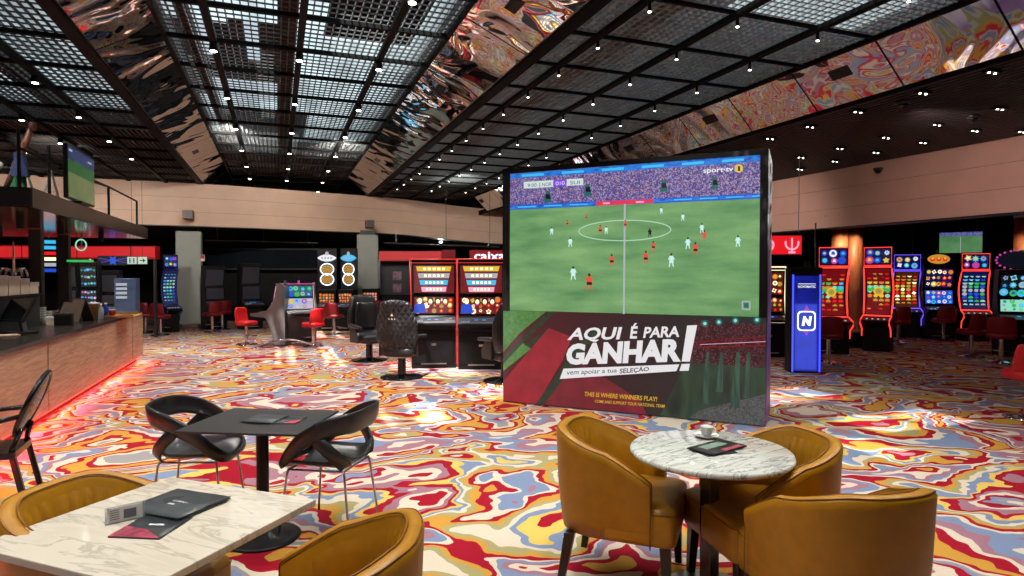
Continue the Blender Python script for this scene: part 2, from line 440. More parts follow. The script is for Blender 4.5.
ceil = bpy.data.objects.new('ceiling', None); C.objects.link(ceil); struct(ceil)
def lattice(x0, x1, y0, y1, z, px, py, hx, hy, w, m, name='lattice'):
    b = MB()
    n = int(round((x1 - x0) / px))
    for i in range(n + 1):
        x = x0 + (x1 - x0) * i / n; b.box(x - w / 2, x + w / 2, y0, y1, z, z + hx)
    n = int(round((y1 - y0) / py))
    for i in range(n + 1):
        y = y0 + (y1 - y0) * i / n; b.box(x0, x1, y - w / 2, y + w / 2, z + 0.001, z + hy)
    return b.build(name, m, ceil)
RND = random.Random(7)
YG = 17.2                                            # the glazed part of the centre bay ends here
lattice(XB, XC, Y0, YG, ZH, 0.088, 0.15, 0.034, 0.018, 0.014, lattice_m)
lattice(X0, XA, Y0, 13.6, ZL, 0.095, 0.16, 0.034, 0.018, 0.015, lattice_m)
lattice(XD, XS, Y0, 18.4, ZL, 0.09, 0.09, 0.04, 0.04, 0.022, crate_m, 'egg_crate')
# linear slats where the glazing stops, and over the right-hand hall
def slats(x0, x1, y0, y1, z, p=0.09):
    b = MB(); n = int((x1 - x0) / p)
    for i in range(n):
        x = x0 + i * p; b.box(x, x + p * 0.45, y0, y1, z, z + 0.05)
    b.build('slats', slat_m, ceil)
    MB().box(x0, x1, y0, y1, z + 0.16, z + 0.2).build('soffit', black_matt, ceil)
slats(XB, XC, YG, Y1, ZH); slats(X0, XA, 13.6, Y1, ZL); slats(XD, XS, 18.4, Y1, ZL)
slats(XT, 11.5, Y0, 21.0, ZR, 0.11)
# long black rails and cross beams
def beam_rows(x0, x1, z, ys, rails, w=0.06, h=0.05, y0=Y0, y1=Y1):
    for y in ys: MB().box(x0, x1, y - w / 2, y + w / 2, z - h, z).build('cross_beam', beam_blk, ceil)
    for x in rails:
        MB().box(x - 0.042, x + 0.042, y0, y1, z - h - 0.02, z - h * 0.2).build('rail', beam_blk, ceil)
cent_y = [9.1 + 1.18 * k for k in range(-13, 22)]
beam_rows(XB, XC, ZH, [y for y in cent_y if Y0 < y < Y1], (-0.755, 0.313, 1.387))
beam_rows(X0, XA, ZL, [y - 0.6 for y in cent_y if Y0 < y - .6 < Y1], (-3.0, -3.94, -4.96, -6.0, -7.0, -8.0))
right_y = [5.3 + 1.054 * k for k in range(-10, 24)]
beam_rows(XD, XS, ZL, right_y, (3.43, 4.49, 5.58), 0.04, 0.035)
# frosted panes above the lattice, left out so the placed sun patches reach the floor
def panes(x0, x1, y0, y1, z, m, t=0.25, holes=True):
    b = MB(); sx_, sy_ = SUN_DIR.x / -SUN_DIR.z * z, SUN_DIR.y / -SUN_DIR.z * z
    j = 0
    while y0 + j * t < y1:
        run = None; ni = int((x1 - x0) / t) + 1
        for i in range(ni + 1):
            xa, ya = x0 + (i + .5) * t + sx_, y0 + (j + .5) * t + sy_
            hole = i == ni or (holes and any(a - .1 < xa < b_ + .1 and c - .1 < ya < d + .1 for a, b_, c, d in SUN_RECTS))
            if not hole and run is None: run = i
            if hole and run is not None:
                b.add([(x0 + run * t, y0 + j * t, z), (min(x1, x0 + i * t), y0 + j * t, z), (min(x1, x0 + i * t), y0 + (j + 1) * t, z), (x0 + run * t, y0 + (j + 1) * t, z)], [(0, 1, 2, 3)]); run = None
        j += 1
    b.build('rooflight_pane', m, ceil)
panes(XB, XC, Y0, YG, ZH + 0.35, diffuser); panes(X0, XA, Y0, 13.6, ZL + 0.35, diffuser, holes=False); panes(XD, XS, Y0, 18.4, ZL + 0.45, diffuser)
# service ducts and shut blinds above the lattice
b = MB(); b.box(0.03, 0.27, Y0, YG, ZH + 0.06, ZH + 0.2); b.box(-1.12, -0.98, Y0, YG, ZH + 0.06, ZH + 0.18)
b.box(3.6, 3.95, Y0, 18, ZL + 0.08, ZL + 0.28)
b.box(-3.5, -3.25, Y0, 13.6, ZL + .07, ZL + .25)
b.build('duct', black_matt, ceil)
b = MB()
for k in range(7):
    x = RND.uniform(XB, XC - .6); y = RND.uniform(Y0, YG - 1)
    b.box(x, x + RND.choice((0.18, 0.36)), y, y + RND.choice((0.3, 0.6)), ZH + 0.05, ZH + 0.054)
for k in range(12):
    x = RND.uniform(X0 + 2, XA - 1); y = RND.uniform(Y0, 12.5)
    b.box(x, x + RND.choice((0.2, 0.4)), y, y + RND.choice((0.3, 0.6)), ZL + 0.05, ZL + 0.054)
b.build('blind', dark_grey, ceil)
# rippled mirror slopes: both sides of the raised bay and the step down to the right hall
def mirror_run(xa, za, xb, zb, y0, y1, step, vents, name='mirror_panel'):
    y = y0; k = 0
    while y < y1 - 0.1:
        ye = min(y + step, y1)
        b = MB(); n = Vector((zb - za, 0, xa - xb)).normalized()
        if n.z > 0: n = -n
        g = 0.012
        q = [Vector((xa, y + g, za)), Vector((xb, y + g, zb)), Vector((xb, ye - g, zb)), Vector((xa, ye - g, za))]
        if (q[1] - q[0]).cross(q[2] - q[1]).dot(n) < 0: q = q[::-1]
        back = [p - n * 0.03 for p in q]
        b.mat(mirror).add(q, [(0, 1, 2, 3)]); b.mat(black).add(back, [(3, 2, 1, 0)])
        b.add(q + back, [(0, 4, 5, 1), (1, 5, 6, 2), (2, 6, 7, 3), (3, 7, 4, 0)])
        o = b.build(name, None, ceil)
        if k % vents == 1:
            c = (q[0] + q[2]) / 2; t_ = (Vector((xb, 0, zb)) - Vector((xa, 0, za))).normalized()
            bb = MB(); R = Matrix((t_, Vector((0, 1, 0)), t_.cross(Vector((0, 1, 0))))).transposed()
            bb.cbox(c + n * 0.004 - t_ * 0.08, (0.14, 0.29, 0.012), R); bb.build('air_vent', black_matt, o)
        y = ye; k += 1
mirror_run(XA, ZL, XB, ZH, Y0, Y1, 1.66, 3)
mirror_run(XC, ZH, XD, ZL, Y0, Y1, 1.66, 2)
mirror_run(XS, ZL, XT, ZR, Y0, 21.0, 1.26, 2)
for xa, za in ((XA - .08, ZL), (XD + .08, ZL), (XT + .04, ZR), (XS - 0.04, ZL), (XB + 0.03, ZH), (XC - 0.03, ZH)):
    w = 0.075 if xa in (XA - .08, XD + .08) else 0.022
    MB().box(xa - w, xa + w, Y0, Y1, za - 0.05, za + 0.10).build('edge_beam', beam_blk, ceil)
# sides of the roof void
b = MB()
b.box(XA - 0.1, XA, Y0, Y1, ZL + 0.12, SH); b.box(XC + 0.05, XC + 0.1, Y0, Y1, ZH + 0.1, SH); b.box(XB - 0.1, XB - 0.05, Y0, Y1, ZH + 0.1, SH)
b.box(XD, XD + 0.1, Y0, Y1, ZL + .12, SH); b.box(XS, XS + 0.1, Y0, Y1, ZL + 0.12, SH); b.box(XS, 27, Y0, Y1, ZL + 0.12, ZL + 0.17)
b.box(X0, XA, 13.6, 13.7, ZL + 0.2, SH)
b.box(XB, XC, YG, YG + 0.1, ZH + 0.2, SH)
b.box(X0, XA - .1, Y0, Y1, 5.5, 5.55)  # unseen opaque slab, added to keep the sun off the left bay
b.build('roof_void_side', black_matt, ceil)

# the cream bulkhead that runs round the hall
path = [(-16, 20.8), (-4.3, 20.6), (-2.3, 20.3), (2.1, 22.2), (5.2, 22.6), (7.95, 22.5), (11.0, 21.8), (13.6, 20.0), (15.2, 17.2), (15.8, 14.0), (16.0, 9.2), (16.1, 2.0), (16.1, -5.9)]
path = [(-16, 20.6), (-8, 20.6), (-2.6, 20.6), (0.5, 21.3), (4.0, 22.3), (7.2, 22.2), (9.4, 20.8), (10.7, 18.0), (11.2, 14.5), (11.25, 10.0), (11.25, 4.0), (11.25, 0.0), (11.25, -5.9)]
def smooth_path(p, it=2):
    for _ in range(it):
        q = [p[0]]
        for a, b in zip(p, p[1:]):
            q += [(a[0] * .75 + b[0] * .25, a[1] * .75 + b[1] * .25), (a[0] * .25 + b[0] * .75, a[1] * .25 + b[1] * .75)]
        p = q + [p[-1]]
    return p
sp = smooth_path(path)
band = bpy.data.objects.new('wall_bulkhead', None); C.objects.link(band); struct(band)
def drop(x, y): return 0.42 * max(0, min(1, (x - 4) / 5))
def ztop(x, y): return 4.34 - 0.44 * max(0, min(1, (x - 4) / 5))
courses = [(0.0, 0.32), (0.325, 0.66), (0.665, 1.0)]
def offs(i, d):
    a = Vector((*sp[max(0, i - 1)], 0)); c = Vector((*sp[min(len(sp) - 1, i + 1)], 0)); t_ = (c - a).normalized()
    return Vector((sp[i][0], sp[i][1], 0)) + Vector((-t_.y, t_.x, 0)) * d
for lo, hi in courses:
    rows = []
    for i in range(len(sp)):
        zt = ztop(*sp[i]); zb = 3.08 - drop(*sp[i])
        a, c = zb + (zt - zb) * lo, zb + (zt - zb) * hi
        p0, p1 = offs(i, 0), offs(i, 0.35)
        rows.append([(p0.x, p0.y, a), (p0.x, p0.y, c), (p1.x, p1.y, c), (p1.x, p1.y, a)])
    MB().grid(rows, closed=True, smooth=False).build('band_course', cream_wall, band)
rows = []
for i in range(len(sp)):
    p0, p1 = offs(i, 0.02), offs(i, 0.4); zt = ztop(*sp[i]) - 0.01
    zb = 3.06 - drop(*sp[i]); rows.append([(p0.x, p0.y, zb), (p0.x, p0.y, zt), (p1.x, p1.y, zt), (p1.x, p1.y, zb)])
MB().grid(rows, closed=True, smooth=False).build('band_core', dark_grey, band)
# dark slatted soffit under the mezzanine behind the bulkhead
b = MB()
for i in range(len(sp) - 1):
    p0, p1 = offs(i, 0.38), offs(i + 1, 0.38)
    q0, q1 = offs(i, 13), offs(i + 1, 13)
    q0.x = min(q0.x, 26.9); q1.x = min(q1.x, 26.9); q0.y = min(q0.y, 33.9); q1.y = min(q1.y, 33.9)
    b.add([(p0.x, p0.y, 3.16), (p1.x, p1.y, 3.16), (q1.x, q1.y, 3.16), (q0.x, q0.y, 3.16)], [(0, 1, 2, 3)])
b.build('mezzanine_soffit', slat_m, band)

def cam_dome(p, name='security_camera', s=1.0, **kw):
    t_ = thing('dome_camera', kw['label'], 'security camera', p, 0, kw.get('group'))
    MB().lathe([(0.09 * s, 0), (0.09 * s, -0.04 * s), (0.075 * s, -0.05 * s)], 16).build('housing', kw.get('hm', dark_grey), t_)
    MB().lathe([(0.07 * s, -0.05 * s), (0.062 * s, -0.08 * s), (0.035 * s, -0.11 * s), (0.001, -0.118 * s)], 16).build('dome', black_gloss, t_)
    return t_

# grey and orange columns
def column(px, d, w, m, label, hw=None, collar=True):
    p = Dp(px, 300, d); t_ = thing('column', label, 'column', (p.x, p.y, 0), to_eye(p) * 0.85 - THETA * 0.15)
    t_['kind'] = 'structure'
    hw = hw or w
    MB().box(-w / 2, w / 2, -hw / 2, hw / 2, 0.12, 2.95).build('cladding', m, t_, bevel=0.02)
    MB().box(-w * .3, w * .3, -hw * .3, hw * .3, 0, 0.12).build('foot', steel, t_)
    MB().box(-w * .35, w * .35, -hw * .35, hw * .35, 2.95, 3.10).build('neck', dark_grey, t_)
    return t_
column(190, 19.3, 0.70, grey_col, 'wide grey-green clad column left of the back-to-back silver machines')
column(368, 21.0, 0.68, grey_col, 'grey clad column behind the black recliner seats')
def round_col(px, d, r, label):
    p = Dp(px, 300, d); t_ = thing('column', label, 'column', (p.x, p.y, 0)); t_['kind'] = 'structure'
    MB().lathe([(r, 0), (r, 3.0)], 28).build('shaft', orange_wood, t_)
    MB().lathe([(r * 1.03, 3.0), (r * 1.03, 3.1)], 28).build('collar', steel, t_)
for px, d, r in ((839, 17.2, 0.20), (854, 17.2, 0.20)):
    round_col(px, d, r, 'slim orange wood column, %s of the pair between the red-lit curved machines' % ('left' if px < 846 else 'right'))
round_col(1024, 15.0, 0.22, 'orange wood column at the right edge of the picture')

# ------------------------------------------------------------------ spotlights on the rails
def spot_fixture(label, group, energy, size=0.05, ang=100):
    t_ = thing('track_spotlight', label, 'spotlight', (0, 0, -50), 0, group)
    MB().cyl((0, 0, 0), (0, 0, -0.10), size * 1.15, size * 1.3, 12).build('housing', black, t_)
    MB().cyl((0, 0, -0.10), (0, 0, -0.108), size, size, 12).build('bulb', lamp_glow, t_)
    if energy:
        l = light('lamp', 'SPOT', (0, 0, -0.13), energy, (1, 0.93, 0.84), parent=t_, spot_size=math.radians(ang), spot_blend=0.8, shadow_soft_size=0.05)
    return t_
lamp_glow.cycles.emission_sampling = 'NONE'
ROWS = [(-0.755, 'leftmost rail of the raised centre bay'), (0.313, 'middle rail of the raised centre bay'), (1.387, 'rightmost rail of the raised centre bay')]
for x, nm in ROWS:
    proto = spot_fixture('small white spotlight on the ' + nm, 'spotlights on the ' + nm, 225, 0.042)
    dark_ = spot_fixture('small white spotlight on the ' + nm, 'spotlights on the ' + nm, 0, 0.042)
    first = fd = True
    for k in range(-5, 7):
        y = 9.1 + 2.36 * k
        p = (x, y, ZH - 0.07)
        if k > 3 or k < -3 or k % 2 == 0 and x == 0.313:
            if fd: dark_.location = p; fd = False
            else: dup(dark_, p)
        elif first: proto.location = p; first = False
        else: dup(proto, p)
ROWS = [(-3.0, 'first rail left of the left mirror slope'), (-3.94, 'second rail left of the left mirror slope'), (-4.96, 'third rail left of the left mirror slope')]
for x, nm in ROWS:
    proto = spot_fixture('small white spotlight on the ' + nm, 'spotlights on the ' + nm, 170, 0.037)
    first = True
    for k in range(-4, 4):
        y = 10.1 + 1.97 * k + (0.55 if x == -3.94 else 0)
        p = (x, y, ZL - 0.07)
        if first: proto.location = p; first = False
        else: dup(proto, p)
ROWS = [(3.43, 'left rail of the black egg-crate ceiling'), (4.49, 'middle rail of the black egg-crate ceiling'), (5.58, 'right rail of the black egg-crate ceiling')]
for x, nm in ROWS:
    lit = spot_fixture('tiny white spotlight on the ' + nm, 'spotlights on the ' + nm, 190, 0.015)
    dim = spot_fixture('tiny white spotlight on the ' + nm, 'spotlights on the ' + nm, 0, 0.015)
    fl = fd = True
    for k, y in enumerate(right_y[7:24]):
        p = (x, y, ZL - 0.055)
        if k in (0, 3, 6, 9):
            if fl: lit.location = p; fl = False
            else: dup(lit, p)
        else:
            if fd: dim.location = p; fd = False
            else: dup(dim, p)
# twin downlights in the right slatted ceiling, placed where the photograph shows them
td = thing('twin_downlight', 'pair of small white downlights in the dark slatted ceiling above the right bulkhead', 'downlight', (0, 0, -50), 0, 'twin downlights in the right slatted ceiling')
MB().box(-0.10, 0.10, -0.045, 0.045, -0.03, 0.0).build('frame', black, td)
for s in (-1, 1): MB().cyl((s * 0.05, 0, -0.03), (s * 0.05, 0, -0.036), 0.014, n=12).build('bulb', lamp_glow, td)
ft = True
for px, py in ((810, 125), (886, 136), (923, 141), (840, 147), (876, 151), (801, 156), (835, 160), (800, 168), (937, 123), (1000, 107), (975, 129), (858, 110), (923, 91), (992, 70), (770, 137), (1022, 150 - 20)):
    p = G(px, py, ZR); p.z = ZR - 0.002
    if ft: td.location = p; ft = False
    else: dup(td, p)
for px, py, lb in ((903, 101, 'small dark dome camera in the right slatted ceiling nearest the mirror strip'), (973, 115, 'dark dome camera in the right slatted ceiling, right of the other one')):
    p = G(px, py, ZR); cam_dome(p, s=0.9, label=lb)
for px, py, lb in ((878, 168, 'dark dome camera at the top of the right bulkhead'), (828, 214, 'pale dome camera on the underside of the right bulkhead')):
    d = 12.3 if px > 850 else 13.75
    cam_dome(Dp(px, py, d), s=0.95 if px > 850 else 1.2, label=lb, hm=dark_grey if px > 850 else cream_wall)
# daylit-looking lamps of the right hall and behind the bulkhead
for (x, y, e, c) in ((9, 1.5, 90, (1, .9, .8)), (9, 6, 30, (1, .8, .75)), (9, 11, 24, (1, .72, .66)), (14, 8, 22, (1, .55, .45)), (14, 14, 26, (1, .55, .45)), (3, 26, 22, (1, .7, .6)), (-6, 25, 26, (1, .7, .6)), (10, 26, 20, (1, .6, .5))):
    light('downlight_lamp', 'SPOT', (x, y, 3.1 if (x > 12 or y > 22.7) else ZR - 0.05), e, c, spot_size=math.radians(130), spot_blend=0.9, shadow_soft_size=0.15)

# added fill spots, no fittings of their own: they brighten the cream bulkhead
def fill_spot(x, y, z, tgt, e, col, ang):
    o = light('fill_spot_lamp', 'SPOT', (x, y, z), e, col, spot_size=math.radians(ang), spot_blend=1.0, shadow_soft_size=0.08)
    o.rotation_euler = (Vector(tgt) - Vector((x, y, z))).to_track_quat('-Z', 'Y').to_euler()
fill_spot(-0.755, 14.0, ZH - 0.2, (-2.5, 20.8, 3.9), 700, (1, 0.90, 0.80), 90)
fill_spot(1.387, 14.6, ZH - 0.2, (3.0, 22.0, 3.9), 700, (1, 0.90, 0.80), 90)
fill_spot(-3.94, 14.5, ZL - 0.3, (-6.5, 20.6, 2.9), 620, (1, 0.90, 0.80), 100)
fill_spot(-7.0, 14.5, ZL - 0.3, (-10, 20.6, 2.9), 420, (1, 0.90, 0.80), 100)
fill_spot(4.49, 16.0, ZL - 0.3, (7.0, 22.0, 2.9), 300, (1, 0.88, 0.78), 90)
fill_spot(8.0, 10.5, ZR - 0.12, (11.2, 12.6, 2.2), 230, (1, 0.72, 0.70), 96)
fill_spot(8.0, 6.0, ZR - 0.12, (11.2, 7.2, 2.2), 150, (1, 0.66, 0.66), 96)
# added warm fill spots, put in to brighten the orange columns
for px in (839, 854, 1018):
    p = Dp(px, 300, 16.6 if px < 900 else 14.3)
    o = light('column_fill', 'SPOT', (p.x, p.y, 3.05), 60, (1, 0.72, 0.5), spot_size=math.radians(70), spot_blend=0.8, shadow_soft_size=0.05)
    q = Dp(px, 300, 17.2 if px < 900 else 15.0); q.z = 1.4
    o.rotation_euler = (q - Vector((p.x, p.y, 3.05))).to_track_quat('-Z', 'Y').to_euler()
for px, d in ((190, 19.3), (368, 21.0)):
    q = Dp(px, 300, d); q.z = 1.5
    fill_spot(-3.94 if px < 200 else 0.313, 13.4, 4.2, q, 300, (1, 0.95, 0.9), 26)  # extra fill aimed at the grey columns, no fitting there
bz = pbr('bronze_box', srgb(140, 112, 86), 0.6)
for px, py, d, lb in ((188, 214.5, 18.05, 'small bronze wall box on the cream bulkhead above the wide grey column'), (370, 224, 20.75, 'small bronze wall box on the cream bulkhead above the column behind the recliners')):
    t_ = thing('wall_speaker', lb, 'speaker', Dp(px, py, d), -0.0)
    MB().box(-0.13, 0.13, -0.12, 0.30, -0.12, 0.12).build('casing', bz, t_, bevel=0.01); MB().box(-0.11, 0.11, -0.125, -0.12, -0.10, 0.10).build('grille', gun_grey, t_)
q = Dp(202.5, 258, 19.1)
t_ = thing('fire_sign', 'small red and white safety sign on the side of the wide grey column', 'sign', q, to_eye(q))
MB().box(-0.05, 0.06, -0.01, 0.1, -0.10, 0.10).build('plate', white_card, t_); MB().box(-0.05, 0.05, -0.013, -0.01, -0.02, 0.09).build('red_field', red_seat, t_)
# ------------------------------------------------------------------ the LED wall
BL, BR = G(503, 402, 0), G(766, 427, 0)
LU = (BR - BL); LW = LU.length; LU.normalize()
LN = Vector((LU.y, -LU.x, 0))                      # towards the eye
LH = 2.99; LD = 0.85
led = thing('led_video_wall', 'giant free-standing LED wall showing a football match above a red and green banner', 'video wall', BL, math.atan2(LU.y, LU.x))
def LP(px, py):                                    # photograph pixel -> local (u, v) on the wall's front plane
    r, f, u = ray(px, py); d = W(r, f, 0); d.z = u
    o = Vector((0, 0, EYE)); t = (BL - o).dot(LN) / d.dot(LN); p = o + d * t - BL
    return p.dot(LU), p.z
def LQ(px, py, e=0.004):
    u, v = LP(px, py); return (u, -e, v)
# body with black bezel
MB().box(0.0, LW, 0.0, LD, 0.03, LH).build('cabinet', black, led, bevel=0.01)
MB().box(0.1, LW - 0.1, 0.05, LD - 0.05, 0, 0.03).build('plinth', black_matt, led)
su0, sv0 = LP(510, 311); su1 = LP(759.5, 250)[0]; sv1 = (LP(511, 174)[1] + LP(759, 154.5)[1]) / 2
MB().box(0.0, su0, -0.012, 0, sv0, LH).build('bezel', black, led)
MB().box(su1, LW, -0.012, 0, sv0, LH).build('bezel', black, led)
MB().box(0.0, LW, -0.012, 0, sv1, LH).build('bezel', black, led)
# right flank: white at the top, violet below, with dark print
flank_m, nt, b_ = _new('flank_print'); b_.inputs['Roughness'].default_value = 0.4
tc = nt.nodes.new('ShaderNodeTexCoord'); sx = nt.nodes.new('ShaderNodeSeparateXYZ'); rr = nt.nodes.new('ShaderNodeValToRGB')
mr = nt.nodes.new('ShaderNodeMapRange'); mr.inputs[2].default_value = 3.0
nt.links.new(tc.outputs['Object'], sx.inputs[0]); nt.links.new(sx.outputs[2], mr.inputs[0]); nt.links.new(mr.outputs[0], rr.inputs[0]); nt.links.new(rr.outputs[0], b_.inputs['Base Color'])
rr.color_ramp.elements[0].color = srgb(170, 120, 200); rr.color_ramp.elements[1].color = srgb(205, 205, 215)
rr.color_ramp.elements[0].position = 0.05; rr.color_ramp.elements[1].position = 0.8
e_ = rr.color_ramp.elements.new(0.5); e_.color = srgb(70, 50, 110)
fl = MB().box(LW, LW + 0.006, 0.0, LD, 0.03, LH).build('side_panel', flank_m, led)
b = MB()
for k, (y0, y1, z0, z1) in enumerate(((.2, .5, 2.72, 2.84), (.3, .62, 2.52, 2.66), (.2, .6, 2.3, 2.38), (.35, .7, 2.02, 2.16), (.2, .45, 1.8, 1.9), (.3, .6, 1.5, 1.62))):
    b.add([(LW + .008, y0, z0), (LW + .008, y1, z0 + .1), (LW + .008, y1, z1 + .1), (LW + .008, y0, z1)], [(0, 1, 2, 3)])
b.build('side_print', black, fl)

# ---- the picture on the screen
pitch_m, nt, b_ = _new('pitch_picture'); b_.inputs['Base Color'].default_value = (0.01, 0.01, 0.01, 1); b_.inputs['Roughness'].default_value = 0.35
L = nt.links.new
tc = nt.nodes.new('ShaderNodeTexCoord'); mp = nt.nodes.new('ShaderNodeMapping'); mp.inputs['Scale'].default_value = (0.7, 1, 3.0)
n_ = nt.nodes.new('ShaderNodeTexNoise'); n_.inputs['Scale'].default_value = 2.2; n_.inputs['Detail'].default_value = 5
rr = nt.nodes.new('ShaderNodeValToRGB'); rr.color_ramp.elements[0].position = 0.3; rr.color_ramp.elements[1].position = 0.72
rr.color_ramp.elements[0].color = srgb(88, 140, 90); rr.color_ramp.elements[1].color = srgb(136, 180, 118)
n2 = nt.nodes.new('ShaderNodeTexNoise'); n2.inputs['Scale'].default_value = 70; n2.inputs['Detail'].default_value = 2
mx = nt.nodes.new('ShaderNodeMix'); mx.data_type = 'RGBA'; mx.blend_type = 'MULTIPLY'; mx.inputs[0].default_value = 0.25
L(tc.outputs['Object'], mp.inputs[0]); L(mp.outputs[0], n_.inputs['Vector']); L(n_.outputs['Fac'], rr.inputs[0]); L(tc.outputs['Object'], n2.inputs['Vector'])
L(rr.outputs[0], mx.inputs[6]); L(n2.outputs['Fac'], mx.inputs[7]); L(mx.outputs[2], b_.inputs['Emission Color']); b_.inputs['Emission Strength'].default_value = 1.08
crowd_m = emit_noise('crowd_picture', [srgb(60, 56, 120), srgb(110, 90, 160), srgb(190, 150, 180), srgb(140, 146, 215), srgb(70, 66, 140), srgb(150, 90, 130), srgb(110, 100, 170), srgb(190, 176, 196), srgb(70, 70, 150)], 85, 0.8, kind='voronoi')
banner_blue = emit_noise('board_blue', [srgb(20, 60, 170), srgb(40, 130, 220), srgb(20, 70, 190)], 7, 1.0, stretch=(1, 1, 3))
scr = MB()
def lpoly(mb, pix, e, m):
    mb.mat(m); pts = [LQ(x, y, e) for x, y in pix]; mb.poly(pts)
def lline(mb, pix, w, e, m, closed=False):         # a ribbon of width w (metres) through photo pixels
    mb.mat(m); P = [LQ(x, y, e) for x, y in pix]
    n = len(P)
    for i in range(n if closed else n - 1):
        a, c = Vector(P[i]), Vector(P[(i + 1) % n]); d = (c - a); 
        if d.length < 1e-6: continue
        s = Vector((-d.z, 0, d.x)).normalized() * w / 2
        mb.add([a - s, c - s, c + s, a + s], [(0, 1, 2, 3)])
lpoly(scr, [(509.5, 310.3), (759.5, 317.0), (760.2, 154.2), (510.5, 174.0)], 0.004, pitch_m)
# stands, boards and roof edge
lpoly(scr, [(510.3, 208), (760, 196), (760.2, 154.2), (510.5, 174.0)], 0.005, crowd_m)
lpoly(scr, [(510.5, 179), (760, 161.5), (760.2, 154.4), (510.5, 174.2)], 0.006, banner_blue)
lpoly(scr, [(510.2, 210), (510.2, 205.3), (760, 193.5), (760, 198.5)], 0.0065, E['blue'])
lpoly(scr, [(510.2, 209.4), (510.2, 206.3), (760, 194.5), (760, 197.5)], 0.007, banner_blue)
lpoly(scr, [(596.5, 206), (596.5, 201.5), (653.5, 199), (653.5, 203)], 0.0075, emit('board_red', srgb(225, 50, 80), 1.0))
for x0, w in ((603, 7), (636, 8)):
    scr.mat(E['pink']); scr.poly([LQ(x0, 204.3 - (x0 - 603) * .04, .008), LQ(x0 + w, 204.0 - (x0 - 603) * .04, .008), LQ(x0 + w, 202.4 - (x0 - 603) * .04, .008), LQ(x0, 202.7 - (x0 - 603) * .04, .008)])
for x in range(518, 755, 26):
    y = 207.6 - (x - 510) * 0.0472
    if 590 < x < 655: continue
    scr.mat(E['cyan']); scr.poly([LQ(x, y + .7, .0085), LQ(x + 18, y - 0.1, .0085), LQ(x + 18, y - 1.3, .0085), LQ(x, y - 0.5, .0085)])
for x in range(522, 755, 40):
    y = 176.5 - (x - 510) * 0.0735
    scr.mat(E['cyan']); scr.poly([LQ(x, y + 1.6, .0085), LQ(x + 22, y, .0085), LQ(x + 22, y - 2.6, .0085), LQ(x, y - 1, .0085)])
for x, y in ((588, 190), (664, 186), (715, 183), (548, 197)):   # gangways in the stand
    scr.mat(E['teal']); scr.poly([LQ(x - 4, y + 6, .007), LQ(x + 4, y + 5.6, .007), LQ(x + 1.5, y - 6, .007), LQ(x - 2, y - 6, .007)])
    scr.mat(E['darkscreen']); scr.poly([LQ(x - 2, y + 2, .0078), LQ(x + 3, y + 2, .0078), LQ(x + 2, y - 3, .0078), LQ(x - 2, y - 3, .0078)])
# markings
wl = emit('line_pale', srgb(170, 214, 180), 1.0)
lline(scr, [(625, 204), (624, 314)], 0.022, 0.009, E['dimwhite'])
lline(scr, [(626 + 46 * math.cos(a) - 1, 230.5 - 0.02 * 46 * math.cos(a) + 10.2 * math.sin(a)) for a in [2 * PI * i / 40 for i in range(40)]], 0.012, 0.009, wl, True)
def player(x, y, h, shirt, shorts):
    k = h / 10.0
    lpoly(scr, [(x - 1.3 * k, y - 8 * k), (x + 1.3 * k, y - 8 * k), (x + 1.6 * k, y - 4.6 * k), (x - 1.5 * k, y - 4.6 * k)], 0.010, shirt)
    lpoly(scr, [(x - 2.4 * k, y - 5.4 * k), (x - 1.2 * k, y - 8 * k), (x - .9 * k, y - 7 * k), (x - 1.9 * k, y - 5 * k)], 0.010, shirt)
    lpoly(scr, [(x + 1.1 * k, y - 7.8 * k), (x + 2.5 * k, y - 5.6 * k), (x + 2.0 * k, y - 5.2 * k), (x + .8 * k, y - 7 * k)], 0.010, shirt)
    lpoly(scr, [(x - 1.4 * k, y - 4.7 * k), (x + 1.5 * k, y - 4.7 * k), (x + 1.7 * k, y - 3.0 * k), (x - 1.6 * k, y - 3.0 * k)], 0.0105, shorts)
    lpoly(scr, [(x - 1.4 * k, y - 3 * k), (x - .5 * k, y - 3 * k), (x - 1.2 * k, y), (x - 1.9 * k, y)], 0.010, shirt)
    lpoly(scr, [(x + .3 * k, y - 3 * k), (x + 1.3 * k, y - 3 * k), (x + 1.9 * k, y - .3 * k), (x + 1.1 * k, y - .3 * k)], 0.010, shirt)
    lpoly(scr, [(x + .8 * k * math.cos(a), y - 9 * k + 1.0 * k * math.sin(a)) for a in [-2 * PI * i / 8 for i in range(8)]], 0.011, E['brown'])
R_, W_, K_, D_ = E['orange'], E['mint'], E['navy'], E['darkscreen']
R_ = emit('shirt_red', srgb(225, 80, 60), 1.0); W_ = emit('shirt_pale', srgb(200, 240, 235), 1.0)
for x, y, h, sh, so in ((567.5, 226, 6, R_, D_), (586.5, 219.5, 5, R_, D_), (552, 235, 8, W_, W_), (570.5, 247, 10, W_, W_), (600.5, 234, 9, R_, D_), (606.5, 234, 8, W_, W_), (625.5, 228, 8, R_, D_),
                        (650, 237, 9, D_, D_), (661.5, 214, 7, W_, W_), (683, 221, 8, W_, W_), (653.5, 251, 10, R_, D_), (688, 249, 12, W_, W_), (702, 233, 10, W_, W_), (704.5, 241, 11, R_, R_),
                        (695.5, 255, 13, R_, D_), (738, 247, 12, W_, W_), (646, 263.5, 13, R_, D_), (671.5, 267, 14, W_, W_), (612, 266, 12, R_, D_), (573.5, 280, 14, W_, W_), (589.5, 290, 17, R_, D_)):
    player(x, y, h, sh, so)
